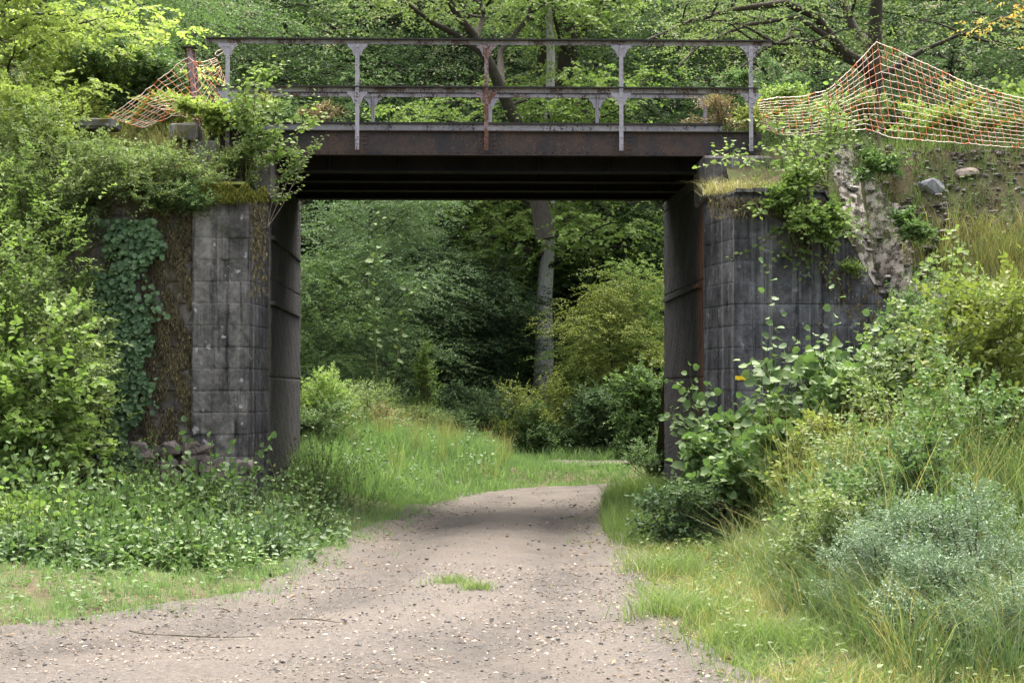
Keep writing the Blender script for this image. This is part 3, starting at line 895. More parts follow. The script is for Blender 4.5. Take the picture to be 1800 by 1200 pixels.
# ------------------------------------------------------------------ orange nets
def net(label, top, bot, ncol, nrow, wob=.012, loc=None, rw=.003, ro=.003, seed=0, jag=.0):
    r = np.random.default_rng(seed)
    top = np.array(top, float); bot = np.array(bot, float)
    def resample(p, s): 
        d = np.concatenate([[0], np.cumsum(np.linalg.norm(np.diff(p, axis=0), axis=1))]); d /= d[-1]
        return np.stack([np.interp(s, d, p[:, k]) for k in range(3)], -1)
    s = np.linspace(0, 1, ncol)
    Tp, Bp = resample(top, s), resample(bot, s)
    q = np.linspace(0, 1, nrow)
    G = Tp[:, None, :] * (1 - q)[None, :, None] + Bp[:, None, :] * q[None, :, None]
    G += r.normal(0, wob, G.shape) * np.array([.6, 1.6, .6])
    G[..., 1] += .05 * np.sin(s * 19)[:, None] * np.sin(q * 3.1)[None, :]
    G[..., 0] += jag * np.sin(s * 31)[:, None] * q[None, :]
    t = thing('orange_net', label, 'barrier net', loc if loc is not None else Bp[ncol // 2])
    h, v = MB(), MB()
    for j in range(nrow):
        seg = G[:, j]
        n2 = (ncol - 1) * 3 + 1
        ii = np.linspace(0, ncol - 1, n2)
        P = np.stack([np.interp(ii, np.arange(ncol), seg[:, k]) for k in range(3)], -1)
        P[:, 2] -= .006 * np.abs(np.sin(ii * np.pi)) + 0
        h.tube(P, rw * (1.5 if j in (0, nrow - 1) else 1), 4, cap=False)
        k = h.F[-1][0]; 
        faces = k.copy(); h.F.pop()
        seg_i = (np.arange(len(faces)) // 4); orange = (((seg_i // 3) + j) % 7 == 0)
        h.F.append((faces[~orange], 0, True)); h.F.append((faces[orange], 1, True))
    for i in range(ncol): v.tube(G[i], ro, 4, cap=False)
    h.build('horizontal_strands', [M['net_white'], M['net_orange']], t)
    v.build('vertical_strands', M['net_orange'], t)
    return t


top = [at(u, v, Y) for u, v, Y in ((1330, 178, 23.0), (1360, 172, 23.1), (1410, 170, 23.1), (1455, 158, 23.15), (1500, 118, 23.2), (1540, 73, 23.25), (1580, 90, 23.25), (1640, 118, 23.2), (1700, 146, 23.15), (1760, 164, 23.1), (1830, 180, 23.0))]
bot = [at(u, v, Y) for u, v, Y in ((1345, 226, 22.9), (1375, 238, 22.95), (1430, 236, 22.95), (1490, 230, 22.95), (1525, 226, 23.0), (1560, 240, 23.0), (1620, 246, 22.95), (1700, 252, 22.95), (1770, 258, 22.9), (1840, 262, 22.9))]
net('orange and white barrier net rising to a peak right of the bridge', top, bot, 42, 14, .006, seed=3)
pk = at(1541, 73, 23.3)
t = thing('net_post', 'thin stake holding up the peak of the right orange net', 'post', (pk[0], 23.3, CREST))
b = MB(); b.tube([(pk[0] + .03, 23.3, CREST - .3), (pk[0], 23.3, pk[2] + .02)], .018, 6); b.build('stake', M['stem'], t)
top = [at(u, v, Y) for u, v, Y in ((190, 205, 23.0), (255, 160, 23.05), (330, 98, 23.05), (346, 112, 23.07), (360, 108, 23.07), (380, 100, 23.05))]
bot = [at(u, v, Y) for u, v, Y in ((250, 225, 22.9), (310, 200, 22.9), (370, 215, 22.9), (400, 225, 22.95), (404, 190, 23.0), (397, 142, 23.0))]
net('orange barrier net hanging slack between the rail post and railing on the left', top, bot, 18, 13, .010, seed=5)
b = MB(); b.tube(curve(at(380, 98, 23.0), at(397, 90, 22.98), 6, .2), .006, 5); b.tube(curve(at(378, 96, 23.0), at(392, 86, 22.98), 6, .3), .006, 5)
o = b.build('net_tie', M['net_white'], loc=at(388, 92, 23.0)); tag(o, 'white string tying the left net to the first railing post', 'string')


# ------------------------------------------------------------------ grass
def blades(mb, x, y, z, h, w, bend=.35, attr=None, mat=0):
    n = len(x)
    an = rng.random(n) * 6.283; d = np.stack([np.cos(an), np.sin(an)], -1)
    fa = rng.random(n) * 6.283; s = np.stack([np.cos(fa), np.sin(fa)], -1)
    bd = bend * h * rng.uniform(.2, 1.3, n)
    P = np.zeros((n, 5, 3))
    for k, (t, ww) in enumerate(((0, 1), (0, -1), (.55, .75), (.55, -.75), (1, 0))):
        P[:, k, 0] = x + d[:, 0] * bd * t ** 2 + s[:, 0] * w * .5 * ww
        P[:, k, 1] = y + d[:, 1] * bd * t ** 2 + s[:, 1] * w * .5 * ww
        P[:, k, 2] = z + h * t * (1 - .25 * bend * t) - .01
    i = (np.arange(n) * 5)[:, None]
    if attr is None: attr = rng.random(n)
    a = np.repeat(np.clip(attr, 0, 1), 5)
    n0 = mb.n
    mb.add(P.reshape(-1, 3), i + np.array([0, 1, 3, 2]), mat, a, True)
    mb.F.append(((i + np.array([2, 3, 4]) + n0).astype(np.int32), mat, True))


def scatter(n, x0, x1, y0, y1, keep, clump=0):
    x = rng.uniform(x0, x1, n); y = rng.uniform(y0, y1, n)
    if clump:
        c = rng.integers(0, max(1, n // clump), n)
        cx = rng.uniform(x0, x1, n); cy = rng.uniform(y0, y1, n)
        x = cx[c] + rng.normal(0, .05, n); y = cy[c] + rng.normal(0, .05, n)
    k = keep(x, y); return x[k], y[k]


def pebbles(name, label, n, box, keep, size, mat, zf=None):
    zf = zf or ph
    x, y = scatter(n, *box, keep)
    n = len(x)
    g = (1 + 5 ** .5) / 2
    V = unit(np.array([(-1, g, 0), (1, g, 0), (-1, -g, 0), (1, -g, 0), (0, -1, g), (0, 1, g), (0, -1, -g), (0, 1, -g), (g, 0, -1), (g, 0, 1), (-g, 0, -1), (-g, 0, 1)]))
    Fc = np.array([(0, 11, 5), (0, 5, 1), (0, 1, 7), (0, 7, 10), (0, 10, 11), (1, 5, 9), (5, 11, 4), (11, 10, 2), (10, 7, 6), (7, 1, 8), (3, 9, 4), (3, 4, 2), (3, 2, 6), (3, 6, 8), (3, 8, 9), (4, 9, 5), (2, 4, 11), (6, 2, 10), (8, 6, 7), (9, 8, 1)])
    s = size[0] * (size[1] / size[0]) ** (rng.random(n) ** 2.2)
    sc_ = np.stack([s * rng.uniform(.8, 1.5, n), s * rng.uniform(.7, 1.1, n), s * rng.uniform(.35, .7, n)], -1)
    P = V[None] * (1 + rng.normal(0, .13, (n, 12, 1))) * sc_[:, None, :]
    a = rng.random(n) * 6.283; ca, sa = np.cos(a)[:, None], np.sin(a)[:, None]
    Q = np.stack([P[..., 0] * ca - P[..., 1] * sa, P[..., 0] * sa + P[..., 1] * ca, P[..., 2]], -1)
    Q += np.stack([x, y, zf(x, y) + sc_[:, 2] * .3], -1)[:, None, :]
    mb = MB(); mb.add(Q.reshape(-1, 3), ((np.arange(n) * 12)[:, None, None] + Fc[None]).reshape(-1, 3), 0, np.repeat(rng.random(n), 12), False)
    o = mb.build(name, M[mat]); tag(o, label, 'gravel', kind='stuff')



def grass(name, label, n, box, keep, h, w, mat, bend=.4, clump=0, hscale=None):
    x, y = scatter(n, *box, keep, clump)
    hh = rng.uniform(h[0], h[1], len(x))
    if hscale is not None: hh *= hscale(x, y)
    at_ = .35 + .35 * wn(x * .9, y * .9) + rng.uniform(-.35, .35, len(x))
    mb = MB(); blades(mb, x, y, surf(x, y), hh, w * rng.uniform(.7, 1.3, len(x)), bend, at_)
    o = mb.build(name, M[mat]); tag(o, label, 'grass', kind='stuff'); return o


grass('grass', 'short bright grass along the left edge of the track', 60000, (-7, 0, 10.5, 27), lambda x, y: (pdist(x, y) > -.15 - .25 * rng.random(len(x)) ** 2) & (pdist(x, y) < 3.2 * rng.random(len(x)) ** .6 + .2) & (x < 0), (.05, .2), .006, 'grass_bright', .6, 14)
grass('grass', 'rough grass verge along the right edge of the track', 30000, (1.2, 5.2, 8.6, 20), lambda x, y: (pdist(x, y) > -.1 - .15 * rng.random(len(x))) & (x > 1), (.04, .19), .006, 'grass', .8, 12, hscale=lambda x, y: .6 + .8 * (wn(x * 2, y * 2) > -.1))
grass('grass', 'pale dry grass among the right verge', 22000, (1.2, 5.2, 8.6, 18), lambda x, y: (pdist(x, y) > -.1) & (wn(x * 1.5 + 3, y * 1.2) > -.25), (.05, .24), .005, 'grass_dry', .9, 14)
grass('grass', 'bright meadow grass on the left bank past the bridge', 110000, (-7, 3, 25, 42), lambda x, y: (pdist(x, y) > -.1) & ((y < 31) | (((x - 2.3) / 1.0) ** 2 + ((y - 34.3) / 1.3) ** 2 > 1)) & (x < xl(y) + .1), (.12, .38), .013, 'grass_bright', .5, 6, hscale=lambda x, y: (.5 + .9 * sstep(0, 2.0, pdist(x, y))) * np.where((x > .8) & (y > 30), .4, 1))
grass('grass', 'tall pale grass at the back of the left bank', 2500, (-6, 1.0, 29, 40), lambda x, y: (pdist(x, y) > 1.2), (.4, .85), .010, 'grass_dry', .35, 24)
grass('grass', 'bright grass beyond the bend of the track', 60000, (1.0, 12, 29, 44), lambda x, y: (pdist(x, y) > -.05) & (y > 30) & (((x - 2.3) / 1.0) ** 2 + ((y - 34.3) / 1.3) ** 2 > 1), (.12, .4), .014, 'grass_bright', .5, 6, hscale=lambda x, y: np.where((y < 35.5) & (x < 5), .25, 1.0))
grass('grass', 'grass under the right end of the bridge', 14000, (1.5, 3.1, 19, 29), lambda x, y: (pdist(x, y) > -.12), (.12, .45), .008, 'grass', .5, 16)
grass('grass', 'straw coloured long grass on the right embankment', 30000, (5.5, 11, 18.5, 22.4), lambda x, y: (surf(x, y) > .3) & (surf(x, y) < 3.6), (.2, .55), .007, 'grass_dry', .6, 20)
grass('grass', 'green long grass on the right embankment', 11000, (5.2, 11, 17, 22.2), lambda x, y: (surf(x, y) > .1) & (surf(x, y) < 3.4), (.2, .5), .007, 'grass', .6, 20)
grass('grass', 'dry grass along the top of the left embankment', 8000, (-8, -3, 22.2, 24), lambda x, y: wn(x * 2, y) > -.2, (.25, .7), .006, 'grass_dry', .6, 18)
grass('grass', 'green grass along the top of the right embankment', 9000, (3.5, 10, 22.3, 26), lambda x, y: x > 3, (.15, .5), .006, 'grass', .6, 18)
grass('grass', 'short brown dry grass at the top of the right embankment', 9000, (4.9, 11, 21.5, 23.4), lambda x, y: (surf(x, y) > 3.2) & (wn(x * 2, y * 3) > -.3), (.05, .22), .006, 'litter', .9, 24)
grass('grass', 'ragged grass growing in over both edges of the near track', 16000, (-6, 2.2, 9.5, 24), lambda x, y: (pdist(x, y) > -.45 + .3 * wn(x * 3, y * 2.3)) & (pdist(x, y) < .3), (.03, .12), .006, 'grass', .8, 18)


def herbs(label, n, box, keep, L, mat, hmax=.2):
    x, y = scatter(n, *box, keep, 9); n = len(x)
    C = np.stack([x, y, surf(x, y) + hmax * rng.random(n)], -1); a = rng.random(n) * 6.283
    D = np.stack([np.cos(a), np.sin(a), rng.normal(.1, .3, n)], -1); N = np.array([0, 0, 1.0]) + rng.normal(0, .4, (n, 3))
    l = rng.uniform(*L, n)
    mb = MB(); leafset(mb, C, D, N, l, l * rng.uniform(.5, .8, n), 'ovate', .35 + .25 * wn(x, y) + rng.uniform(-.25, .25, n))
    o = mb.build('ground_herbs', M[mat]); tag(o, label, 'herbs', kind='stuff')


herbs('small broad leaves among the near left verge grass', 6000, (-7, -1, 11, 20), lambda x, y: (pdist(x, y) > .0) & (pdist(x, y) < 3), (.03, .06), 'leaf_aspen')
herbs('low herb leaves among the right verge grass', 3500, (1.4, 5, 9, 19), lambda x, y: pdist(x, y) > .1, (.03, .055), 'leaf_olive')
herbs('weed leaves among the grass bank past the bridge', 14000, (-6, 6, 26, 40), lambda x, y: (pdist(x, y) > .3) & ((x < .6) | (y < 30) | (y > 36)) & (wn(x * 1.3, y * 1.1) > -.1), (.05, .10), 'leaf_mid', .45)
grass('grass', 'scattered straw coloured stalks on the far grass bank', 2000, (-6, 1.0, 26, 38), lambda x, y: (pdist(x, y) > .4) & (wn(x * 1.1, y) > 0), (.35, .8), .009, 'grass_dry', .3, 12)
pebbles('rubble', 'loose stones and gravel on top of the right embankment', 2600, (4.4, 9, 21.4, 23.4), lambda x, y: (surf(x, y) > 3.4) & (wn(x * 3, y * 3) > -.3), (.012, .06), 'pebble', zf=surf)
herbs('dark moss and dead leaves lying on the sloping slab', 1800, (4.6, 6.2, 21.6, 23.4), lambda x, y: (surf(x, y) > 1.5) & (wn(x * 7, y * 4) + .5 * wn(x * 15, y * 13) > .12), (.015, .05), 'moss_hang', .11)
pebbles('rubble', 'broken stones lying on the mossy slope beside the wing wall', 220, (4.7, 6.2, 21.6, 23.4), lambda x, y: (surf(x, y) > 1.6) & (wn(x * 5, y * 4) > -.2), (.02, .09), 'pebble', zf=lambda x, y: surf(x, y) + .05)
herbs('low leaves of weeds on the right embankment top', 3500, (5.2, 11, 21.2, 23.4), lambda x, y: (surf(x, y) > 3.2) & (wn(x * 2.3, y * 2) > .15), (.03, .07), 'leaf_aspen', .22)
# tuft in the middle of the track
for u, v, n, lab, s in ((835, 1035, 260, 'small green grass tuft growing in the middle of the track', .075), (790, 1025, 260, 'low grass patch beside the middle track tuft', .11), (1205, 1090, 1300, 'light green grass tussock on the right track edge', .17), (1345, 1140, 1000, 'larger pale grass tussock at the lower right verge', .2), (1180, 1010, 800, 'grass tussock in front of the right dark shrub', .2)):
    p = gat(u, v); x = p[0] + rng.normal(0, s, n); y = p[1] + rng.normal(0, s, n)
    mb = MB(); blades(mb, x, y, ph(x, y), rng.uniform(.06, .16, n) * (.8 if s < .15 else 1.9), .006, .8)
    o = mb.build('grass_tuft', M['grass'], loc=(p[0], p[1], float(ph(p[0], p[1])))); tag(o, lab, 'grass tuft')

# ------------------------------------------------------------------ gravel, chips, litter
onp = lambda x, y: pdist(x, y) < .05
pebbles('gravel', 'small stones scattered over the gravel track', 4500, (-6, 3, 9, 34), onp, (.005, .022), 'pebble')
pebbles('gravel', 'fine stones on the near part of the track', 9000, (-5, 2.2, 9, 16), onp, (.004, .013), 'pebble')


def flakes(name, label, n, box, keep, L, mat, cat='litter', zf=ph):
    x, y = scatter(n, *box, keep); n = len(x)
    C = np.stack([x, y, zf(x, y) + .012], -1); a = rng.random(n) * 6.283
    D = np.stack([np.cos(a), np.sin(a), rng.normal(0, .12, n)], -1); N = np.array([0, 0, 1.0]) + rng.normal(0, .25, (n, 3))
    l = rng.uniform(*L, n)
    mb = MB(); leafset(mb, C, D, N, l, l * rng.uniform(.3, .6, n), 'rhomb')
    o = mb.build(name, M[mat]); tag(o, label, cat, kind='stuff')


flakes('wood_chips', 'pale wood chips and dry leaves strewn over the track', 7000, (-5.5, 2.4, 9, 17), lambda x, y: onp(x, y) & (rng.random(len(x)) < .2 + .8 * (wn(x, y * 1.5) > .1)), (.015, .05), 'chips')
flakes('leaf_litter', 'brown dead leaves along the track edges', 9000, (-5, 4, 9.5, 26), lambda x, y: (pdist(x, y) > -.8 * rng.random(len(x))) & (pdist(x, y) < .8), (.03, .07), 'litter')
flakes('leaf_litter', 'dead leaves lying on the soil under the right shrubs', 1500, (1.7, 3.6, 15, 21), lambda x, y: pdist(x, y) > 0, (.04, .08), 'litter', zf=surf)

for i, (u0, v0, u1, v1, r_, lab) in enumerate(((228, 1103, 300, 1112, .005, 'thin dark twig lying on the track at the left verge'), (300, 1112, 455, 1111, .005, 'longer grey twig on the track near the left grass edge'), (510, 1085, 610, 1092, .005, 'brown twig lying on the left half of the track'), (1580, 1146, 1760, 1186, .014, 'bare grey branch lying under the lower right bush'))):
    a = gat(u0, v0, .05); c = gat(u1, v1, .05)
    a[2] = float(ph(a[0], a[1])) + .03; c[2] = float(ph(c[0], c[1])) + .03
    p = curve(a, c, 9, .05)
    mb = MB(); mb.tube(p, np.linspace(r_, r_ * .4, 9), 5)
    for k in (3, 5): mb.tube(curve(p[k], p[k] + (p[k + 1] - p[k]) * 1.5 + np.array([.0, .08, .04]), 5, .1), np.linspace(r_ * .5, r_ * .2, 5), 4)
    o = mb.build('fallen_twig', M['stem_pale'] if i == 3 else M['stem'], loc=a); tag(o, lab, 'twig')

# rocks
def rock(label, c, s, seed, mat='rock'):
    r = np.random.default_rng(seed)
    th = np.linspace(0, np.pi, 25); ph_ = np.linspace(0, 2 * np.pi, 41)
    A, B = np.meshgrid(th, ph_, indexing='ij')
    d = np.stack([np.sin(A) * np.cos(B), np.sin(A) * np.sin(B), np.cos(A)], -1)
    nn = unit(r.normal(0, 1, (16, 3))); hh = r.uniform(.72, 1.0, 16)
    rad = np.min(hh / np.maximum(d @ nn.T, .12), axis=-1); rad = np.minimum(rad, 1.12)
    mb = MB(); mb.grid(np.array(c) + d * rad[..., None] * np.array(s), smooth=False)
    o = mb.build('rock', M[mat], loc=c); tag(o, label, 'rock')


p = hit(1636, 330); rock('blue-grey rounded rock half sunk in the right embankment', p, (.17, .14, .12), 4)
p = hit(1600, 268); rock('pale flat stone under the right orange net', p, (.16, .12, .05), 8, 'cap')
p = hit(1700, 306); rock('dark lump of stone on the right slope beside the rounded rock', p, (.14, .12, .09), 9, 'rubble')

# ------------------------------------------------------------------ moss and ivy on the left walls
n = 15000
U = rng.uniform(240, 352, n); V = 335 + rng.random(n) * 520
keep = (wn(U * .06, V * .03) + .6 * wn(U * .2, V * .07) > -.12) & (U > 270 - (V - 400) * .06 - rng.random(n) * 15) & (rng.random(n) < np.interp(V, [330, 740, 860], [1, .8, .25])) & (U < 344 + 8 * np.sin(V * .05) + 10 * rng.random(n) ** 3)
U, V = U[keep], V[keep]; n = len(U)
P = np.array([at(u, v, 21.81) for u, v in zip(U, V)]); 
D = np.stack([rng.normal(0, .25, n), -np.abs(rng.normal(.12, .2, n)), np.full(n, -1.0)], -1)
N = np.stack([rng.normal(0, .4, n), np.full(n, -1.0), rng.normal(.3, .3, n)], -1)
mb = MB(); leafset(mb, P, D, N, rng.uniform(.03, .085, n), rng.uniform(.012, .03, n), 'rhomb', .5 + .3 * wn(U * .09, V * .04) + rng.normal(0, .2, n))
o = mb.build('moss', M['moss_hang']); tag(o, 'brown hanging moss covering the left wing wall', 'moss', kind='stuff')
# moss tufts on the pilaster edge, ledge and the right wing wall rake
def mosspatch(label, ulo, uhi, vlo, vhi, Y, n, mat, keepf=None, L=(.03, .08)):
    U = rng.uniform(ulo, uhi, n); V = rng.uniform(vlo, vhi, n)
    if keepf is not None: k = keepf(U, V); U, V = U[k], V[k]; n = len(U)
    P = np.array([at(u, v, Y) for u, v in zip(U, V)])
    D = np.stack([rng.normal(0, .3, n), -np.abs(rng.normal(.2, .2, n)), np.full(n, -1.0)], -1)
    N = np.stack([rng.normal(0, .4, n), np.full(n, -1.0), rng.normal(.3, .3, n)], -1)
    mb = MB(); leafset(mb, P, D, N, rng.uniform(*L, n), rng.uniform(.01, .028, n), 'rhomb')
    o = mb.build('moss', M[mat]); tag(o, label, 'moss', kind='stuff')
mosspatch('green moss fringe hanging from the ledge over the left pilaster', 350, 470, 318, 350, 21.68, 1800, 'moss_green', lambda u, v: v > 312 + (u - 350) * .17 + 6 * np.sin(u * .2))
mosspatch('dark moss hanging on the inner edge of the left pilaster', 441, 470, 335, 520, 21.72, 1500, 'moss_hang', lambda u, v: rng.random(len(u)) < np.interp(v, [335, 430, 540], [1, .5, .0]) * np.interp(u, [441, 446, 462, 470], [.4, 1, 1, .2]))
mosspatch('dark moss drips on the right wing wall beneath its raked edge', 1440, 1550, 410, 640, 21.72, 4200, 'moss_hang', lambda u, v: (v > 395 + (u - 1450) * 1.25) & (wn(u * .12, v * .06) > .05 + np.clip((v - (395 + (u - 1450) * 1.25)) / 400, 0, 1)), (.02, .055))
mosspatch('dark moss on the top edge of the right wing wall', 1245, 1450, 345, 380, 21.68, 1500, 'moss_hang', lambda u, v: rng.random(len(u)) < np.interp(v, [345, 380], [1, .2]))

t = thing('ivy', 'blue-green ivy curtain climbing the mossy left wing wall', 'ivy', at(215, 880, 21.7))
n = 9000
V = 385 + rng.random(n) * 480; s = rng.random(n)
ul = np.interp(V, [385, 480, 600, 720, 860], [190, 172, 168, 180, 150]); uh = np.interp(V, [385, 480, 600, 680, 860], [275, 262, 262, 245, 235])
ul = ul - 14; uh = uh + 16
U = ul + (uh - ul) * s
U = U + 14 * np.sin(V * .045 + s * 2) + 9 * np.sin(V * .11 + 1 + 3 * s) + rng.normal(0, 4, n)
k = (rng.random(n) < np.interp(V, [385, 600, 680, 860], [1, 1, .65, .3])) & (wn(U * .055, V * .035) + .5 * wn(U * .15, V * .12) > -.75 + 1.9 * np.abs(s - .5) ** 1.5 * 2); U, V = U[k], V[k]; n = len(U)
P = np.array([at(u, v, 21.74 - .16 * rng.random()) for u, v in zip(U, V)])
D = np.stack([rng.normal(0, .6, n), rng.normal(-.25, .3, n), -np.abs(rng.normal(.8, .4, n))], -1)
N = np.stack([rng.normal(0, .35, n), np.full(n, -1.0), rng.normal(.45, .35, n)], -1)
mb = MB(); leafset(mb, P, D, N, (lz := rng.uniform(.032, .08, n)), lz * rng.uniform(.8, 1.05, n), 'round', .35 + .3 * wn(U * .07, V * .05) + rng.uniform(-.3, .35, n))
mb.build('leaves', M['leaf_ivy'], t)
mb = MB()
for i in range(14):
    u0 = rng.uniform(160, 240); p = np.array([at(u0 + 25 * math.sin(q * 1.1 + i) + q * 4, 880 - q * 55, 21.78) for q in range(9)])
    mb.tube(p, np.linspace(.009, .004, 9), 5)
mb.build('stems', M['stem'], t)

# ------------------------------------------------------------------ shrubs on the left
def gbase(u, v_or_Y, Y=None):
    """foot of a plant that stands on whatever surface lies at column u, distance Y"""
    x = at(u, 600, v_or_Y)[0]; return np.array([x, v_or_Y, float(surf(x, v_or_Y))])

LB = 'shrubs covering the left embankment'
S = [
    # u, Y, rx, ry, h, ntw, q, twl, L, W, mat, label
    (40, 19.3, .85, .7, 2.3, 330, 10, .36, .10, .08, 'leaf_lime', 'bright broad-leaved bush low at the left picture edge'),
    (95, 20.2, .75, .6, 2.9, 420, 10, .36, .07, .05, 'leaf_olive', 'tall olive shrub behind the bright left edge bush'),
    (-40, 19.8, .9, .7, 3.6, 420, 10, .38, .07, .05, 'leaf_lime', 'tall green shrub cut by the left picture edge'),
    (30, 20.9, .95, .6, 4.1, 700, 11, .36, .062, .042, 'leaf_lime', 'big olive small-leaved shrub against the left embankment'),
    (95, 21.3, .5, .3, 3.9, 420, 11, .32, .055, .038, 'leaf_olive', 'olive shrub hanging beside the top of the ivy'),
]
for (u, Y, rx, ry, h, ntw, q, twl, L_, W_, mt, lab) in S:
    bush(lab, gbase(u, Y) if Y < 21 else np.array([at(u, 600, Y)[0], Y, .2]), rx, ry, h, ntw, q, twl, L_, W_, mt, seed=int(u + 100), stems=10)
# shrubs hanging over the wall top: rooted on the embankment behind the wall
for (u, v, Y, rx, ry, h, ntw, L_, W_, mt, lab) in (
    (235, 315, 21.9, .85, .5, 1.2, 720, .052, .035, 'leaf_olive', 'dense small-leaved shrub spilling over the left wing wall top'),
    (90, 310, 21.6, 1.0, .6, 1.6, 760, .055, .037, 'leaf_olive', 'dense shrub on the slope at the upper left'),
    (330, 345, 21.75, .42, .3, .5, 320, .042, .028, 'leaf_mid', 'green shrub trailing over the top of the left pilaster'),
    (30, 225, 22.4, .8, .6, 1.1, 560, .06, .042, 'leaf_bright', 'yellow-green shrub on the embankment top at the left edge'),
    (120, 200, 23.4, .5, .3, .6, 260, .05, .03, 'leaf_yellow', 'yellowish weedy shrub left of the slack orange net'),
    (290, 195, 23.55, .5, .22, .55, 150, .08, .065, 'leaf_bright', 'lime vine leaves growing through the slack orange net'),
    (372, 205, 22.85, .32, .22, .5, 150, .085, .07, 'leaf_bright', 'lime leafy climber below the first railing post'),
    (235, 130, 24.3, .8, .5, 1.0, 380, .08, .06, 'leaf_mid', 'broad green-leaved shrub behind the slack orange net'),
    (110, 165, 24.2, .9, .5, 1.4, 420, .07, .05, 'leaf_bright', 'light green shrub on the track bed at the upper left'),
    (425, 290, 22.5, .25, .2, .45, 150, .05, .036, 'leaf_olive', 'small green plant in the corner left of the bridge girder'),
    (440, 190, 23.6, .3, .25, .5, 110, .055, .04, 'leaf_yellow', 'yellow-leaved seedling behind the first railing post'),
):
    p = at(u, v, Y); bush(lab, (p[0], Y, p[2] - h * .5), rx, ry, h, ntw, 10, .26, L_, W_, mt, seed=int(u + v), stems=8, low=.0)
# brown fern behind the rails
for (u, v, Y, lab, s) in ((560, 192, 24.0, 'dry brown fern tuft on the bridge deck near the left sapling', .16), (1270, 190, 24.1, 'reddish brown dry shrub at the right end of the deck', .3)):
    p = at(u, v, Y); bush(lab, (p[0], Y, p[2] - s * 1.1), s * 1.5, s, s * 1.6, int(420 * s), 9, .2, .045, .02, 'leaf_brown', seed=int(u), stems=6, name='dry_shrub', low=0)

# sapling in front of the left bridge end
p = at(432, 330, 22.3)
sapling('slender green sapling rising in front of the left bridge girder', p, [at(474, 100, 22.2), at(452, 118, 22.3), at(545, 190, 22.0), at(500, 165, 22.1), at(430, 150, 22.3)], .092, .07, 'leaf_lime', 26, side=9, start=.3, sl=.5)
p = at(470, 400, 22.3)
sapling('pale twig with a leafy head hanging into the bridge opening', p, [at(572, 238, 21.9), at(520, 255, 22.1), at(545, 262, 22.0)], .065, .045, 'leaf_lime', 22, side=7, start=.6, stem='stem_pale', sl=.3, r0=.006, tmpl='ovate')

# low plants along the left verge
items = [(385, 20.2, .5, .85, .095, .085, 'leaf_mid', 'big-leaved hazel seedling at the foot of the left pilaster'), (300, 19.6, .5, .6, .07, .055, 'leaf_aspen', 'light green leafy weed left of the hazel seedling'),
         (490, 18.6, .5, .48, .07, .05, 'leaf_mid', 'nettle clump at the left track edge by the bridge'), (420, 17.2, .55, .38, .075, .055, 'leaf_grey', 'grey-green weed clump in front of the hazel seedling'),
         (220, 18.3, .6, .5, .08, .062, 'leaf_aspen', 'light green weed patch under the ivy'), (130, 17.6, .65, .6, .075, .06, 'leaf_aspen', 'broad-leaved weed patch under the bright left bush'),
         (40, 17.0, .65, .55, .07, .055, 'leaf_lime', 'lime weed patch at the lower left picture edge'), (320, 16.2, .6, .36, .065, .048, 'leaf_aspen', 'low grey-green herb patch in the left verge grass'),
         (180, 16.0, .6, .34, .07, .05, 'leaf_aspen', 'low nettle patch in the grass at the left'), (60, 15.4, .6, .34, .07, .05, 'leaf_mid', 'low herb patch nearest the left picture corner'),
         (520, 20.3, .45, .7, .06, .045, 'leaf_mid', 'bramble at the foot of the left inner abutment face'), (560, 23.5, .5, .9, .045, .028, 'leaf_mid', 'green weeds under the left end of the bridge'),
         (450, 19.6, .4, .7, .05, .035, 'leaf_grey', 'nettles against the left return wall'), (240, 20.3, .45, .72, .05, .04, 'leaf_mid', 'dark weeds at the base of the ivy wall'), (20, 18.3, .6, 1.0, .085, .07, 'leaf_aspen', 'large-leaved weed in front of the left edge bush')]
for (u, Y, r_, h, L_, W_, mt, lab) in items:
    weedpatch(lab, gbase(u, Y), r_, h, int(120 * (r_ / .55) ** 2 * (.06 / L_)) + 20, L_ * 1.2, W_ * 1.25, mt, seed=u)

# ------------------------------------------------------------------ shrubs on the right
def rb(u, Y): return gbase(u, Y)
bush('dark round-leaved aspen shrub at the foot of the right wall', rb(1310, 18.9), .62, .5, 1.35, 190, 9, .42, .125, .115, 'leaf_aspen', tmpl='round', seed=41, stems=12, flat=.45)
bush('tall round-leaved aspen bush growing up the middle of the right wing wall', rb(1450, 19.2), .55, .4, 1.75, 150, 9, .45, .125, .115, 'leaf_aspen', tmpl='round', seed=81, stems=9, flat=.4)
bush('round-leaved aspen bush low between the dark shrub and the yellow-green bush', rb(1345, 18.2), .55, .45, 1.15, 150, 9, .4, .115, .105, 'leaf_aspen', tmpl='round', seed=82, stems=9, flat=.4)
bush('low dark bramble under the round-leaved shrub at the track', rb(1190, 18.4), .5, .45, .75, 260, 9, .25, .055, .042, 'leaf_dark', seed=42)
bush('dark low shrub at the base of the right wing wall', rb(1370, 18.6), .6, .5, .9, 360, 9, .28, .05, .038, 'leaf_dark', seed=43)
bush('yellow-green bush in front of the right wing wall', rb(1470, 17.0), .5, .45, 1.05, 330, 9, .32, .07, .055, 'leaf_yellow', seed=44)
bush('loose light bush with round leaves leaning over the right wall', rb(1540, 18.4), .75, .6, 1.8, 270, 9, .45, .11, .10, 'leaf_aspen', tmpl='round', seed=45, flat=.4)
bush('tall weedy light green bush right of the wing wall', rb(1710, 17.4), .95, .7, 2.6, 600, 10, .42, .08, .065, 'leaf_olive', seed=46)
bush('dense yellowish bush at the right picture edge', rb(1770, 16.6), .85, .7, 2.5, 520, 10, .4, .08, .065, 'leaf_yellow', seed=47)
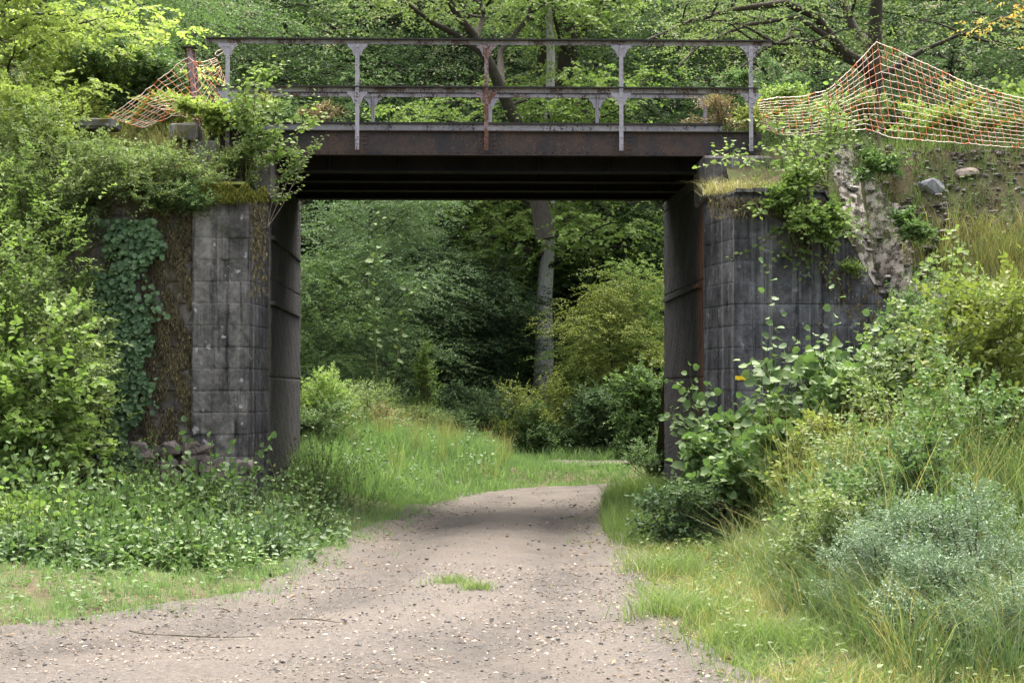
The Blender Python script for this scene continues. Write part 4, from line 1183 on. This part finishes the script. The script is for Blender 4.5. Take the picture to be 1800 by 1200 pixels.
bush('dark small-leaved shrub at the end of the right wing wall', (at(1610, 600, 20.7)[0], 20.7, 1.2), .5, .45, 1.7, 520, 10, .26, .045, .032, 'leaf_mid', seed=48)
bush('lime bush on the right embankment slope', (at(1730, 520, 20.2)[0], 20.2, 1.2), .8, .5, 1.6, 480, 10, .32, .055, .042, 'leaf_lime', seed=49)
bush('low bramble spreading over the right verge beside the grey-blue bushes', rb(1470, 14.2), .5, .45, .7, 260, 9, .28, .055, .042, 'leaf_olive', seed=71)
bush('dense green bramble at the back of the right verge', rb(1430, 16.4), .45, .4, .75, 260, 9, .28, .06, .045, 'leaf_mid', seed=72)
bush('grey-blue bush low in front at the bottom right of the track verge', rb(1650, 10.9), .42, .36, .6, 330, 12, .22, .034, .015, 'leaf_blue', seed=77, up=.5)
bush('dark green leafy bush behind the front grey-blue bush', rb(1590, 13.6), .6, .45, 1.15, 420, 10, .3, .055, .042, 'leaf_mid', seed=78)
bush('olive bramble bush in the middle of the lower right verge', rb(1500, 13.0), .5, .4, .8, 330, 10, .28, .05, .038, 'leaf_olive', seed=74)
bush('leafy green bush between the grey-blue bushes at the bottom right', rb(1640, 12.4), .45, .4, .8, 300, 10, .25, .045, .034, 'leaf_mid', seed=75)
bush('tall green bramble behind the grey-blue bushes at the right', rb(1720, 14.8), .7, .5, 1.7, 420, 10, .36, .065, .05, 'leaf_aspen', seed=76)
bush('small weed bush between the tussocks and the grey-blue bushes', rb(1480, 12.9), .35, .3, .45, 180, 9, .2, .045, .034, 'leaf_olive', seed=73)
bush('grey-blue small-leaved bush in the lower right corner', rb(1720, 11.6), .6, .45, .8, 560, 12, .24, .032, .013, 'leaf_blue', seed=50, up=.5)
bush('grey-blue bush left of the lower right corner bush', rb(1555, 11.9), .42, .4, .8, 430, 12, .24, .032, .013, 'leaf_blue', seed=51, up=.5)
bush('silvery low bush cut by the bottom right picture corner', rb(1780, 10.4), .4, .35, .5, 380, 12, .22, .032, .014, 'leaf_blue', seed=52, up=.5)
bush('mixed green bush behind the grey-blue bushes', rb(1620, 15.2), .8, .6, 1.5, 520, 10, .34, .05, .036, 'leaf_olive', seed=53)
bush('thin light bush between the yellow-green bush and broom', rb(1540, 15.9), .55, .5, 1.15, 300, 9, .32, .055, .045, 'leaf_aspen', seed=54)


def broom(label, base, r_, h, n, mat='broom'):
    t = thing('broom_plant', label, 'broom', base)
    st = MB(); fo = MB()
    x = base[0] + rng.normal(0, r_ * .35, n); y = base[1] + rng.normal(0, r_ * .35, n)
    hh = h * rng.uniform(.5, 1.15, n)
    blades(st, x, y, np.full(n, base[2]), hh, .008, .5)
    m = n * 5; i = rng.integers(0, n, m); tt = rng.uniform(.3, 1, m)
    C = np.stack([x[i] + rng.normal(0, .12, m) * tt, y[i] + rng.normal(0, .12, m) * tt, base[2] + hh[i] * tt], -1)
    leafset(fo, C, rng.normal(0, .6, (m, 3)) + np.array([0, 0, .9]), rng.normal(0, 1, (m, 3)), .035, .009, 'rhomb')
    st.build('stems', M[mat], t); fo.build('leaves', M[mat], t)


broom('tuft of upright green broom stems at the right picture edge', rb(1760, 13.9), .5, 1.35, 420)
broom('upright broom stems left of the larger broom tuft', rb(1640, 14.3), .45, 1.1, 300)
broom('thin broom stems behind the yellow-green bush', rb(1530, 15.0), .4, .95, 220)
grass('tall_grass', 'knee high tangled grass on the lower right verge', 17000, (2.0, 5.2, 9.5, 16), lambda x, y: (pdist(x, y) > .85 + .3 * wn(x * 2, y * 2)), (.25, .75), .006, 'broom_grass', .9, 16)
grass('tall_grass', 'dry tangled grass among the right bushes', 4000, (2.2, 5.2, 9.5, 17), lambda x, y: (pdist(x, y) > .85), (.25, .8), .005, 'grass_dry', .9, 16)
grass('tall_grass', 'tall mixed grass stems rising through the right bushes', 2600, (3.0, 6.5, 12.5, 19), lambda x, y: surf(x, y) > -.5, (.7, 1.7), .007, 'grass_dry', .5, 10)
grass('tall_grass', 'tall green grass stems rising through the right bushes', 4200, (2.9, 6.5, 12, 19), lambda x, y: surf(x, y) > -.5, (.5, 1.4), .007, 'grass', .5, 12)

for (u, Y, tips, lab, q) in (
    (1352, 19.6, [(1345, 465), (1366, 540), (1350, 600), (1385, 650)], 'tall aspen shoots with round leaves against the right wing wall', 20),
    (1470, 19.0, [(1470, 510), (1500, 570), (1430, 580), (1515, 640), (1400, 660)], 'aspen shoots with leafy tips before the end of the right wing wall', 18),
    (1215, 20.6, [(1212, 640), (1235, 680), (1200, 720)], 'leafy shoot standing against the rusty corner of the right abutment', 20),
    (1330, 18.9, [(1385, 630), (1275, 735), (1450, 660), (1365, 700), (1250, 770)], 'spreading aspen shoots below the yellow trail mark', 16),
    (1570, 17.5, [(1540, 590), (1600, 550), (1650, 580), (1580, 620)], 'thin aspen shoots rising from the bush right of the wall', 16)):
    bs = rb(u, Y); sapling(lab, bs, [at(a, c_, Y - .2) for a, c_ in tips], .14, .13, 'leaf_aspen', q, side=3, start=.3, name='aspen_shoot')

# shrub over the right abutment
p = at(1455, 330, 22.0)
sapling('bright green shrub arching over the top of the right wing wall', p, [at(u, v, Y) for u, v, Y in ((1255, 255, 21.7), (1300, 370, 21.5), (1345, 215, 22), (1450, 160, 22.2), (1405, 455, 21.5), (1390, 300, 21.5), (1475, 180, 22.3), (1340, 420, 21.5), (1480, 400, 21.5), (1420, 240, 21.8))], .095, .074, 'leaf_lime', 22, side=9, start=.2, sl=.55, tmpl='ovate', name='arching_shrub', cat='shrub', stem='stem')
p = at(1405, 375, 21.6); bush('leafy clump hanging on the top corner of the right wing wall', (p[0], 21.6, p[2] - .45), .42, .25, .95, 190, 9, .3, .085, .062, 'leaf_lime', seed=61, stems=6, low=0)
for (u, v, Y, r_, h, n_, L_, mt, lab) in (
    (1545, 290, 22.3, .3, .36, 110, .06, 'leaf_aspen', 'low leafy plant at the top of the mossy concrete slope'),
    (1605, 385, 21.7, .22, .42, 90, .065, 'leaf_aspen', 'small leafy plant at the right edge of the mossy concrete slope'),
    (1500, 470, 21.6, .1, .16, 30, .045, 'leaf_lime', 'tiny plant growing on the raked wall edge'),
    (1400, 190, 23.7, .55, .5, 200, .06, 'leaf_lime', 'yellow-green weeds behind the left half of the right net'),
    (1660, 200, 23.8, .6, .6, 240, .06, 'leaf_lime', 'yellow-green weeds behind the right half of the right net'),
    (1500, 190, 23.9, .5, .5, 170, .055, 'leaf_olive', 'weeds behind the peak of the right net'),
    (1770, 195, 23.8, .5, .6, 210, .06, 'leaf_lime', 'lime weeds behind the net at the right picture edge'),
    (1370, 135, 25.0, .35, .7, 120, .05, 'leaf_grey', 'pale green weeds right of the last railing post'),
    (1290, 150, 26.0, .4, .5, 120, .06, 'leaf_mid', 'green weeds beside the far railing at the right'),
    (1330, 205, 23.2, .3, .35, 110, .045, 'leaf_yellow', 'yellowing plant at the foot of the last railing post')):
    p = at(u, v, Y); bush(lab, (p[0], Y, p[2] - h * .5), r_, r_ * .7, h, n_, 9, .2, L_, L_ * .75, mt, seed=int(u), stems=6, low=0, name='weed', cat='weed', stem='stem_green', stem_r=.006, up=.5)
p = at(1745, 235, 23.6)
sapling('lime sapling standing above the right net', p, [at(1755, 118, 23.6), at(1735, 160, 23.6)], .09, .08, 'leaf_lime', 12, side=2)
mb_t = thing('dry_grass_mat', 'dry pale grass hanging over the top of the right abutment', 'dry grass', at(1290, 330, 22.4))
n = 900; x = rng.uniform(at(1235, 0, 22.3)[0], at(1350, 0, 22.3)[0], n); y = rng.uniform(21.72, 22.7, n)
mb = MB(); blades(mb, x, y, np.full(n, 4.08), rng.uniform(.08, .3, n), .006, 1.6); mb.build('blades', M['grass_dry'], mb_t)


# ------------------------------------------------------------------ trees
def clusters_fol(fo, C, rad, per, q, twl, L, W, tmpl, flat, droop, outward):
    n = len(C); m = n * per
    ci = np.repeat(np.arange(n), per); cr = rng.random(n)
    d, r = sphere_pts(m, 2.0)
    P = C[ci] + d * r[:, None] * rad[ci][:, None] * np.array([1, 1, .42])
    T = d * np.array([1, 1, .35]) * .8 + unit(outward[ci]) * .45 + rng.normal(0, .3, (m, 3))
    T[:, 2] *= .5
    ln = twl * rng.uniform(.6, 1.3, m)
    twigs(fo, P, T, ln, q, L, W, tmpl, .65 * cr[ci] + .35 * rng.random(m), droop, flat)


def tree_meshes(seed, H, tr, crown0, crown_r, nlimb, ncl, per, q, twl, L, W, paths=None, flat=.7, droop=.35, tmpl='rhomb', clr=.9, squash=1.0, narrow=0.0):
    """local-space trunk and crown builders, foot at origin"""
    tk, fo = MB(), MB()
    if paths is None:
        p = curve((0, 0, -.3), (rng.normal(0, .03 * H), rng.normal(0, .03 * H), H * .95), 14, .035)
        paths = [(p, tr, tr * .12)]
    for p, r0, r1 in paths:
        t_ = np.linspace(0, 1, len(p)); rad = r0 + (r1 - r0) * t_ ** .8
        rad[0] *= 1.25
        tk.tube(p, rad, 9)
    C = []; Ov = []
    main = paths[0][0]
    for i in range(nlimb):
        f = crown0 + (1 - crown0) * (i + rng.random()) / nlimb * .97
        src = paths[rng.integers(0, len(paths))][0] if len(paths) > 1 else main
        k = min(int(f * (len(src) - 1)), len(src) - 2); s = src[k] + (src[k + 1] - src[k]) * rng.random()
        a = i * 2.4 + rng.normal(0, .5)
        prof = math.sin(min(1, (f - crown0) / (1 - crown0) * .8 + .22) * math.pi) ** .6 * (1 - narrow * f)
        ln = crown_r * prof * rng.uniform(.75, 1.2)
        e = s + np.array([math.cos(a) * ln, math.sin(a) * ln, ln * rng.uniform(.0, .45) * squash])
        lp = curve(s, e, 9, .12, .08)
        rr_ = max(.02, tr * .32 * (1 - .6 * f)); tk.tube(lp, np.linspace(rr_, rr_ * .2, 9), 6, 1)
        for j in range(ncl):
            g = .3 + .7 * (j + rng.random()) / ncl
            kk = min(int(g * 8), 7); b_ = lp[kk] + (lp[kk + 1] - lp[kk]) * rng.random()
            off = rng.normal(0, 1, 3) * np.array([1, 1, .45]) * crown_r * .22
            c_ = b_ + off; C.append(c_); Ov.append(e - s)
            if np.linalg.norm(off) > .3: tk.tube(curve(b_, c_, 5, .15), np.linspace(rr_ * .3, rr_ * .1, 5), 4, 1)
    C = np.array(C); Ov = np.array(Ov)
    rad = clr * rng.uniform(.6, 1.25, len(C))
    clusters_fol(fo, C, rad, per, q, twl, L, W, tmpl, flat, droop, Ov + rng.normal(0, .3, Ov.shape))
    return tk, fo


def mk_tree(name, label, loc, tk, fo, bk, lf, rz=0, s=1.0, group=None, cat='tree'):
    t = thing(name, label, cat, loc, group)
    t['_w'] = [0, 0, 0]
    a = tk.build('trunk', [M[bk], M['bark_dark']], t); c = fo.build('crown', M[lf], t)
    t.rotation_euler.z = rz; t.scale = (s, s, s)
    return t


def dup(src, label, loc, rz, s, lf=None, group=None):
    r = src.copy(); col.objects.link(r); r.location = loc; r.rotation_euler.z = rz; r.scale = (s, s, s); r['label'] = label
    if group: r['group'] = group
    for ch in src.children:
        k = ch.copy(); col.objects.link(k); k.parent = r
        if lf and ch.name.startswith('crown'):
            k.material_slots[0].link = 'OBJECT'; k.material_slots[0].material = M[lf]
    return r


def tl(u, Y, dz=0.0):
    x = at(u, 600, Y)[0]; return (float(x), float(Y), float(gh(x, Y)) - .1 + dz)


# oak with the pale trunk seen through the opening
p = np.array([(0, 0, -.3), (.0, 0, 1), (.03, 0, 2.2), (.02, .05, 3.2), (.10, .1, 4.2), (.16, .1, 5.2), (.12, .1, 7), (.2, .2, 9), (.1, .3, 12)])
tk, fo = tree_meshes(1, 12, .27, .33, 3.4, 22, 6, 18, 9, .6, .14, .10, paths=[(p, .30, .08)], clr=.75)
o_ = np.array(tl(955, 43))
cp = np.array([at(u, v, Y) - o_ for u, v, Y in ((870, 455, 42.4), (845, 440, 42.2), (900, 400, 42.4), (960, 375, 42.3), (1005, 385, 42.4), (890, 500, 42.5), (925, 380, 42.2), (1015, 430, 42.8), (870, 410, 42.3), (940, 395, 42.1), (980, 360, 42.2), (1040, 400, 42.5), (880, 540, 42.7), (840, 480, 42.6))])
clusters_fol(fo, cp, np.full(len(cp), .36), 16, 9, .4, .13, .09, 'ovate', .6, .4, np.tile([[0, -1.0, -.1]], (len(cp), 1)))
for c_ in cp[::2]: tk.tube(curve((.1, .1, c_[2] + .3), c_, 6, .15), np.linspace(.035, .01, 6), 5, 1)
oak = mk_tree('oak_tree', 'pale grey trunked tree standing beyond the bridge opening', tl(955, 43), tk, fo, 'bark_grey', 'leaf_lime')
# low foliage sprays of the oak
tk, fo = tree_meshes(2, 15, .22, .05, 4.0, 34, 6, 18, 9, .8, .15, .09, clr=1.0, droop=.4)
beech = mk_tree('hornbeam_tree', 'dark layered hornbeam left of the pale trunk in the opening', tl(815, 50), tk, fo, 'bark_dark', 'leaf_dark', s=.85)
tk, fo = tree_meshes(3, 17, .3, .12, 4.6, 34, 6, 20, 9, .85, .16, .10, clr=1.15)
tall = mk_tree('forest_tree', 'tall green tree standing behind the second railing bay', tl(500, 47), tk, fo, 'bark_dark', 'leaf_mid', s=.8)
tk, fo = tree_meshes(4, 6.0, .07, .02, 2.0, 30, 5, 18, 9, .5, .105, .065, clr=.6, squash=1.2)
small = mk_tree('young_hornbeam', 'yellow-green young hornbeam right of the pale trunk', tl(1070, 38.5), tk, fo, 'bark_dark', 'leaf_yellow', s=.66, cat='young tree')
tk, fo = tree_meshes(5, 6.0, .06, .02, 2.1, 34, 5, 20, 9, .5, .10, .055, clr=.65, squash=1.6, flat=.4)
willow = mk_tree('willow_bush', 'grey-green willow bush filling the left of the opening', tl(640, 37.5), tk, fo, 'stem', 'leaf_grey', s=.85, cat='bush')

FG = 'trees of the wood behind the bridge'
pl = [
    # src, u, Y, rz, s, leaf, label
    (willow, 560, 36.0, 1.1, .62, 'leaf_aspen', 'lighter willow bush at the left edge of the opening'),
    (willow, 700, 40.5, 2.3, .8, 'leaf_grey', 'willow bush behind the large grey-green one'),
    (small, 745, 43, .7, .95, 'leaf_dark', 'dark young hornbeam in the middle of the opening'),
    (small, 850, 41.5, 1.9, .72, 'leaf_dark', 'low dark hornbeam just left of the pale trunk'),
    (small, 900, 46, 3.0, .95, 'leaf_dark', 'dark young hornbeam behind the pale trunk'),
    (small, 1130, 40.0, 4.0, .72, 'leaf_lime', 'light young hornbeam at the right edge of the opening'),
    (small, 1030, 41.0, 5.0, .42, 'leaf_yellow', 'small yellowish hornbeam at the foot of the pale trunk'),
    (small, 1190, 43.0, 2.2, .9, 'leaf_mid', 'green hornbeam partly hidden by the right abutment'),
    (beech, 620, 52, 1.0, 1.0, 'leaf_dark', 'dark hornbeam behind the willow bushes'),
    (beech, 1060, 52, 2.5, 1.0, 'leaf_dark', 'dark hornbeam right of the pale trunk'),
    (beech, 1180, 48, .4, .95, 'leaf_dark', 'green hornbeam behind the right end of the railing'),
    (beech, 720, 56, 4.1, 1.15, 'leaf_dark', 'deep dark hornbeam far back in the opening'),
    (beech, 940, 57, 5.3, 1.2, 'leaf_dark', 'dark hornbeam directly behind the pale trunked tree'),
    (beech, 380, 44, 3.3, .95, 'leaf_dark', 'layered hornbeam behind the first railing post'),
    (beech, 250, 40, .9, .9, 'leaf_mid', 'layered green hornbeam above the slack orange net'),
    (beech, 1330, 50, 5.9, 1.05, 'leaf_mid', 'olive hornbeam behind the last railing post'),
    (tall, 650, 60, 1.7, 1.1, 'leaf_dark', 'tall tree far behind the railing, left of the middle post'),
    (tall, 850, 62, 2.9, 1.1, 'leaf_mid', 'tall olive tree far behind the middle railing post'),
    (tall, 1150, 60, 4.4, 1.1, 'leaf_mid', 'tall olive tree far behind the fourth railing post'),
    (tall, 1430, 56, .2, 1.1, 'leaf_mid', 'tall tree behind the left foot of the right net'),
    (tall, 1700, 46, 1.2, 1.0, 'leaf_dark', 'dark tree behind the right half of the right net'),
    (tall, 1850, 42, 3.6, 1.0, 'leaf_dark', 'dark tree at the right picture edge'),
    (tall, 60, 44, 5.1, 1.0, 'leaf_mid', 'tall green tree behind the bright tree at the left edge'),
    (tall, 250, 58, 2.0, 1.15, 'leaf_dark', 'tall dark tree far back at the upper left'),
    (tall, -120, 52, 2.0, 1.15, 'leaf_mid', 'tall green tree cut by the left picture edge'),
    (tall, 1600, 62, 2.6, 1.2, 'leaf_dark', 'tall dark tree far behind the peak of the right net'),
    (beech, 1560, 44, 2.0, .8, 'leaf_dark', 'dark hornbeam behind the peak of the right net'),
    (willow, 1480, 36, .6, .9, 'leaf_mid', 'green bush behind the left half of the right net'),
    (small, 480, 46, 1.6, 1.5, 'leaf_dark', 'bushy young tree behind the first railing bay'),
    (small, 690, 47, 2.6, 1.45, 'leaf_dark', 'bushy young tree behind the second railing bay'),
    (small, 930, 48, .6, 1.5, 'leaf_dark', 'bushy young tree behind the third railing bay'),
    (small, 1180, 46, 3.6, 1.45, 'leaf_dark', 'bushy young tree behind the fourth railing bay'),
]
for (src, u, Y, rz, s, lf, lab) in pl:
    if src in (beech, tall) and Y < 54: s *= .8
    dup(src, lab, tl(u, Y), rz, s, lf, FG)


def Pl(pts, Y0, org):
    return np.array([at(u, v, Y) - np.array(org) for u, v, Y in pts])


# leaning dark tree behind the bridge
org = np.array(tl(960, 41))
paths = [(Pl([(960, 420, 41), (930, 260, 41), (895, 190, 40.8), (865, 120, 40.6), (835, 65, 40.5), (800, 20, 40.4), (770, -40, 40.3)], 0, org), .19, .07),
         (Pl([(852, 95, 40.6), (800, 60, 40.4), (760, 40, 40.2), (720, 10, 40.0), (690, -20, 39.8)], 0, org), .09, .03),
         (Pl([(836, 65, 40.5), (850, 30, 40.8), (840, -20, 41)], 0, org), .07, .03),
         (Pl([(880, 150, 40.7), (880, 90, 41.5), (930, 30, 42), (940, -30, 42)], 0, org), .09, .04)]
tk, fo = tree_meshes(11, 12, .2, .45, 2.6, 12, 5, 11, 9, .6, .13, .075, paths=paths)
mk_tree('leaning_tree', 'dark trunk leaning left behind the middle railing post', org, tk, fo, 'bark_dark', 'leaf_olive')
org = np.array(tl(985, 45))
paths = [(Pl([(985, 420, 45), (985, 200, 45), (998, 110, 45), (1000, 60, 45), (985, 0, 45), (980, -60, 45)], 0, org), .34, .16),
         (Pl([(1003, 75, 45), (1030, 40, 45), (1060, 10, 45), (1100, -40, 45)], 0, org), .18, .08),
         (Pl([(985, 190, 45), (950, 120, 45), (960, 40, 45), (940, -40, 45)], 0, org), .16, .07)]
tk, fo = tree_meshes(12, 14, .3, .5, 3.2, 14, 5, 13, 9, .7, .14, .08, paths=paths)
mk_tree('forked_tree', 'dark forked trunk behind the third railing bay', org, tk, fo, 'bark_dark', 'leaf_mid')
org = np.array(tl(1530, 35))
paths = [(Pl([(1535, 420, 35), (1535, 200, 35), (1537, 100, 35), (1540, 0, 35), (1545, -90, 35)], 0, org), .17, .12),
         (Pl([(1537, 130, 35), (1480, 90, 34.6), (1435, 30, 34.3), (1380, 5, 34), (1300, 15, 33.6), (1220, 35, 33.2), (1130, 75, 33)], 0, org), .12, .03),
         (Pl([(1500, 110, 34.7), (1440, 80, 34.5), (1390, 65, 34), (1340, 90, 33.8), (1300, 120, 33.5)], 0, org), .06, .015),
         (Pl([(1470, 75, 34.5), (1400, 30, 34), (1310, 45, 33.6), (1230, 80, 33.3), (1190, 120, 33)], 0, org), .06, .015),
         (Pl([(1537, 95, 35), (1500, 50, 35.3), (1480, 0, 35.6), (1460, -50, 36)], 0, org), .11, .07),
         (Pl([(1540, 140, 35), (1620, 90, 35), (1690, 60, 35), (1760, 80, 35)], 0, org), .07, .02)]
tk, fo = tree_meshes(13, 10, .15, .4, 1.9, 18, 5, 10, 9, .5, .09, .055, paths=paths)
mk_tree('arching_tree', 'tree with arching bare limbs behind the right net peak', org, tk, fo, 'bark_dark', 'leaf_olive')

# bright tree at the upper left
org = np.array([at(20, 600, 24.5)[0], 24.5, CREST])
tk, fo = tree_meshes(14, 4.4, .06, .05, 1.75, 32, 5, 18, 10, .32, .085, .055, tmpl='ovate', clr=.42)
mk_tree('bright_tree', 'bright yellow-green small tree at the upper left corner', org, tk, fo, 'stem', 'leaf_bright')
org = np.array([at(190, 600, 28.5)[0], 28.5, 3.2])
tk, fo = tree_meshes(15, 5.6, .07, .2, 1.6, 24, 5, 16, 12, .42, .11, .04, tmpl='rhomb', clr=.5, droop=.6)
mk_tree('drooping_tree', 'green tree with drooping narrow leaves above the slack net', org, tk, fo, 'stem', 'leaf_mid')
# autumn branch tree on the right edge
org = np.array([at(1850, 600, 24.5)[0], 24.5, CREST])
paths = [(Pl([(1850, 250, 24.5), (1845, 120, 24.5), (1835, 20, 24.4), (1820, -80, 24.3)], 0, org), .05, .03),
         (Pl([(1842, 90, 24.5), (1800, 40, 24.3), (1760, 30, 24.2), (1715, 50, 24.1)], 0, org), .02, .006),
         (Pl([(1838, 40, 24.4), (1800, 15, 24.3), (1770, -5, 24.2)], 0, org), .02, .006)]
tk = MB(); fo = MB()
for pp, a0, a1 in paths: tk.tube(pp, np.linspace(a0, a1, len(pp)), 6)
pts = np.concatenate([paths[1][0][1:], paths[2][0][1:], (paths[1][0][1:] + paths[1][0][:-1]) / 2, paths[2][0][1:] + np.array([.0, 0, .1])])
clusters_fol(fo, pts, np.full(len(pts), .22), 5, 6, .16, .06, .035, 'ovate', .4, .4, np.tile([[-1.0, 0, -.2]], (len(pts), 1)))
mk_tree('autumn_tree', 'tree with yellow autumn leaves at the upper right corner', org, tk, fo, 'stem', 'leaf_autumn')
# ivy post / weeds beyond the opening
for (u, Y, r_, h, n_, L_, mt, lab) in (
    (600, 31.5, .9, 1.0, 330, .05, 'leaf_olive', 'weedy bush on the left bank just past the bridge'),
    (655, 32.5, .5, .6, 170, .05, 'leaf_brown', 'brownish dry weeds on the left bank'),
    (560, 29.0, .6, .8, 220, .05, 'leaf_mid', 'green weeds beside the far end of the left abutment'),
    (750, 36.5, .22, 1.9, 110, .06, 'leaf_lime', 'slim leafy stalk standing alone in front of the dark hornbeam'),
    (945, 36.6, .5, 1.0, 260, .055, 'leaf_mid', 'rounded bush at the foot of the pale trunk by the track'),
    (930, 37.0, .7, 1.5, 330, .055, 'leaf_yellow', 'yellowish bush beside the rounded bush by the track'),
    (1060, 37.2, .9, 1.6, 420, .07, 'leaf_grey', 'grey-green weeds beyond the bend of the track'),
    (1135, 35.3, .6, 1.9, 400, .09, 'leaf_aspen', 'light green bush beside the far right end of the opening'),
    (985, 37.0, .5, .75, 260, .06, 'leaf_mid', 'low green bush right of the rounded bush by the track'),
    (1095, 37.4, .6, .9, 300, .06, 'leaf_grey', 'leafy grey-green bush at the back of the track bend'),
    (880, 38.0, .7, 1.3, 380, .06, 'leaf_dark', 'dark bush left of the yellowish bush by the track'),
    (800, 39.5, .8, 1.2, 380, .06, 'leaf_dark', 'dark low bush at the back of the grass bank'),
    (640, 34.5, .8, .9, 300, .05, 'leaf_olive', 'olive weeds on the left bank behind the brownish weeds'),
    (720, 35.0, .7, .6, 200, .05, 'leaf_olive', 'low weeds in the middle of the left grass bank'),
    (790, 36.0, .8, .7, 240, .05, 'leaf_mid', 'low green weeds on the grass bank under the dark hornbeam'),
    (565, 30.5, .6, 1.2, 280, .05, 'leaf_lime', 'light green weeds right behind the left abutment'),
    (1150, 31.0, .45, .9, 200, .05, 'leaf_mid', 'weeds at the far corner of the right abutment')):
    bush(lab, gbase(u, Y), r_, r_ * .8, h, n_ * 2, 9, .3, L_, L_ * .7, mt, seed=int(u + Y), stems=9, name='weed' if h < 1 else 'shrub', cat='weed' if h < 1 else 'shrub', shell=1.8)
p = gbase(665, 35.0); sapling('tall round-leaved shoot rising above the willow bush', p, [at(672, 365, 35), at(745, 470, 35)], .15, .13, 'leaf_aspen', 22, side=2, start=.4, r0=.02)

# far wood as one mass
mb = MB()
n = 900
X = rng.uniform(-32, 36, n); Yy = rng.uniform(62, 80, n); Zz = gh(X, Yy) + rng.uniform(-1, 17, n)
C = np.stack([X, Yy, Zz], -1)
clusters_fol(mb, C, rng.uniform(1.2, 2.4, n), 14, 9, 1.1, .26, .16, 'rhomb', .7, .35, np.tile([[0, -1.0, -.1]], (n, 1)))
o = mb.build('forest', M['leaf_dark']); tag(o, 'dark mass of the far wood behind all the trees', 'wood', kind='stuff')
mb = MB()
n = 800
X = rng.uniform(-26, 28, n); Yy = rng.uniform(45, 60, n); Zz = gh(X, Yy) + rng.uniform(-.2, 4.0, n)
C = np.stack([X, Yy, Zz], -1)
clusters_fol(mb, C, rng.uniform(.8, 1.5, n), 12, 9, .8, .17, .11, 'rhomb', .7, .35, np.tile([[0, -1.0, 0]], (n, 1)))
o = mb.build('undergrowth', M['leaf_dark']); tag(o, 'dark leafy undergrowth between the trunks of the wood', 'undergrowth', kind='stuff')

for o in list(bpy.data.objects):
    if '_w' in o.keys(): del o['_w']

# ------------------------------------------------------------------ light, camera
w = bpy.data.worlds.new('World'); sc.world = w; w.use_nodes = True
nt = w.node_tree; nt.nodes.clear()
EL, AZ = R(66), R(12)
sky = nt.nodes.new('ShaderNodeTexSky'); sky.sky_type = 'NISHITA'; sky.sun_disc = False
sky.sun_elevation = EL; sky.sun_rotation = AZ; sky.dust_density = 10; sky.air_density = 0.7; sky.ozone_density = 0.0
bg = nt.nodes.new('ShaderNodeBackground'); bg.inputs[1].default_value = 0.15
wo = nt.nodes.new('ShaderNodeOutputWorld')
hs = nt.nodes.new('ShaderNodeHueSaturation'); hs.inputs['Saturation'].default_value = 0.6
nt.links.new(sky.outputs[0], hs.inputs['Color']); nt.links.new(hs.outputs[0], bg.inputs[0]); nt.links.new(bg.outputs[0], wo.inputs[0])
sd = np.array([math.sin(AZ) * math.cos(EL), math.cos(AZ) * math.cos(EL), math.sin(EL)])   # towards the sun
l = bpy.data.lights.new('sun', 'SUN'); l.energy = 0.5; l.angle = R(75); l.color = (1, .98, .94)
lo = bpy.data.objects.new('sun', l); col.objects.link(lo)
lo.rotation_euler = Vector(sd).to_track_quat('Z', 'Y').to_euler()

cd = bpy.data.cameras.new('camera'); cd.sensor_width = 36; cd.lens = F / 1800 * 36; cd.clip_end = 500
co = bpy.data.objects.new('camera', cd); col.objects.link(co); co.location = CAM
co.rotation_euler = (math.pi / 2 + PH, 0, -TH); sc.camera = co
vs = sc.view_settings; vs.view_transform = 'Standard'; vs.look = 'None'; vs.exposure = 2.6; vs.gamma = 1
sc.cycles.max_bounces = 8; sc.cycles.diffuse_bounces = 4; sc.cycles.transmission_bounces = 4
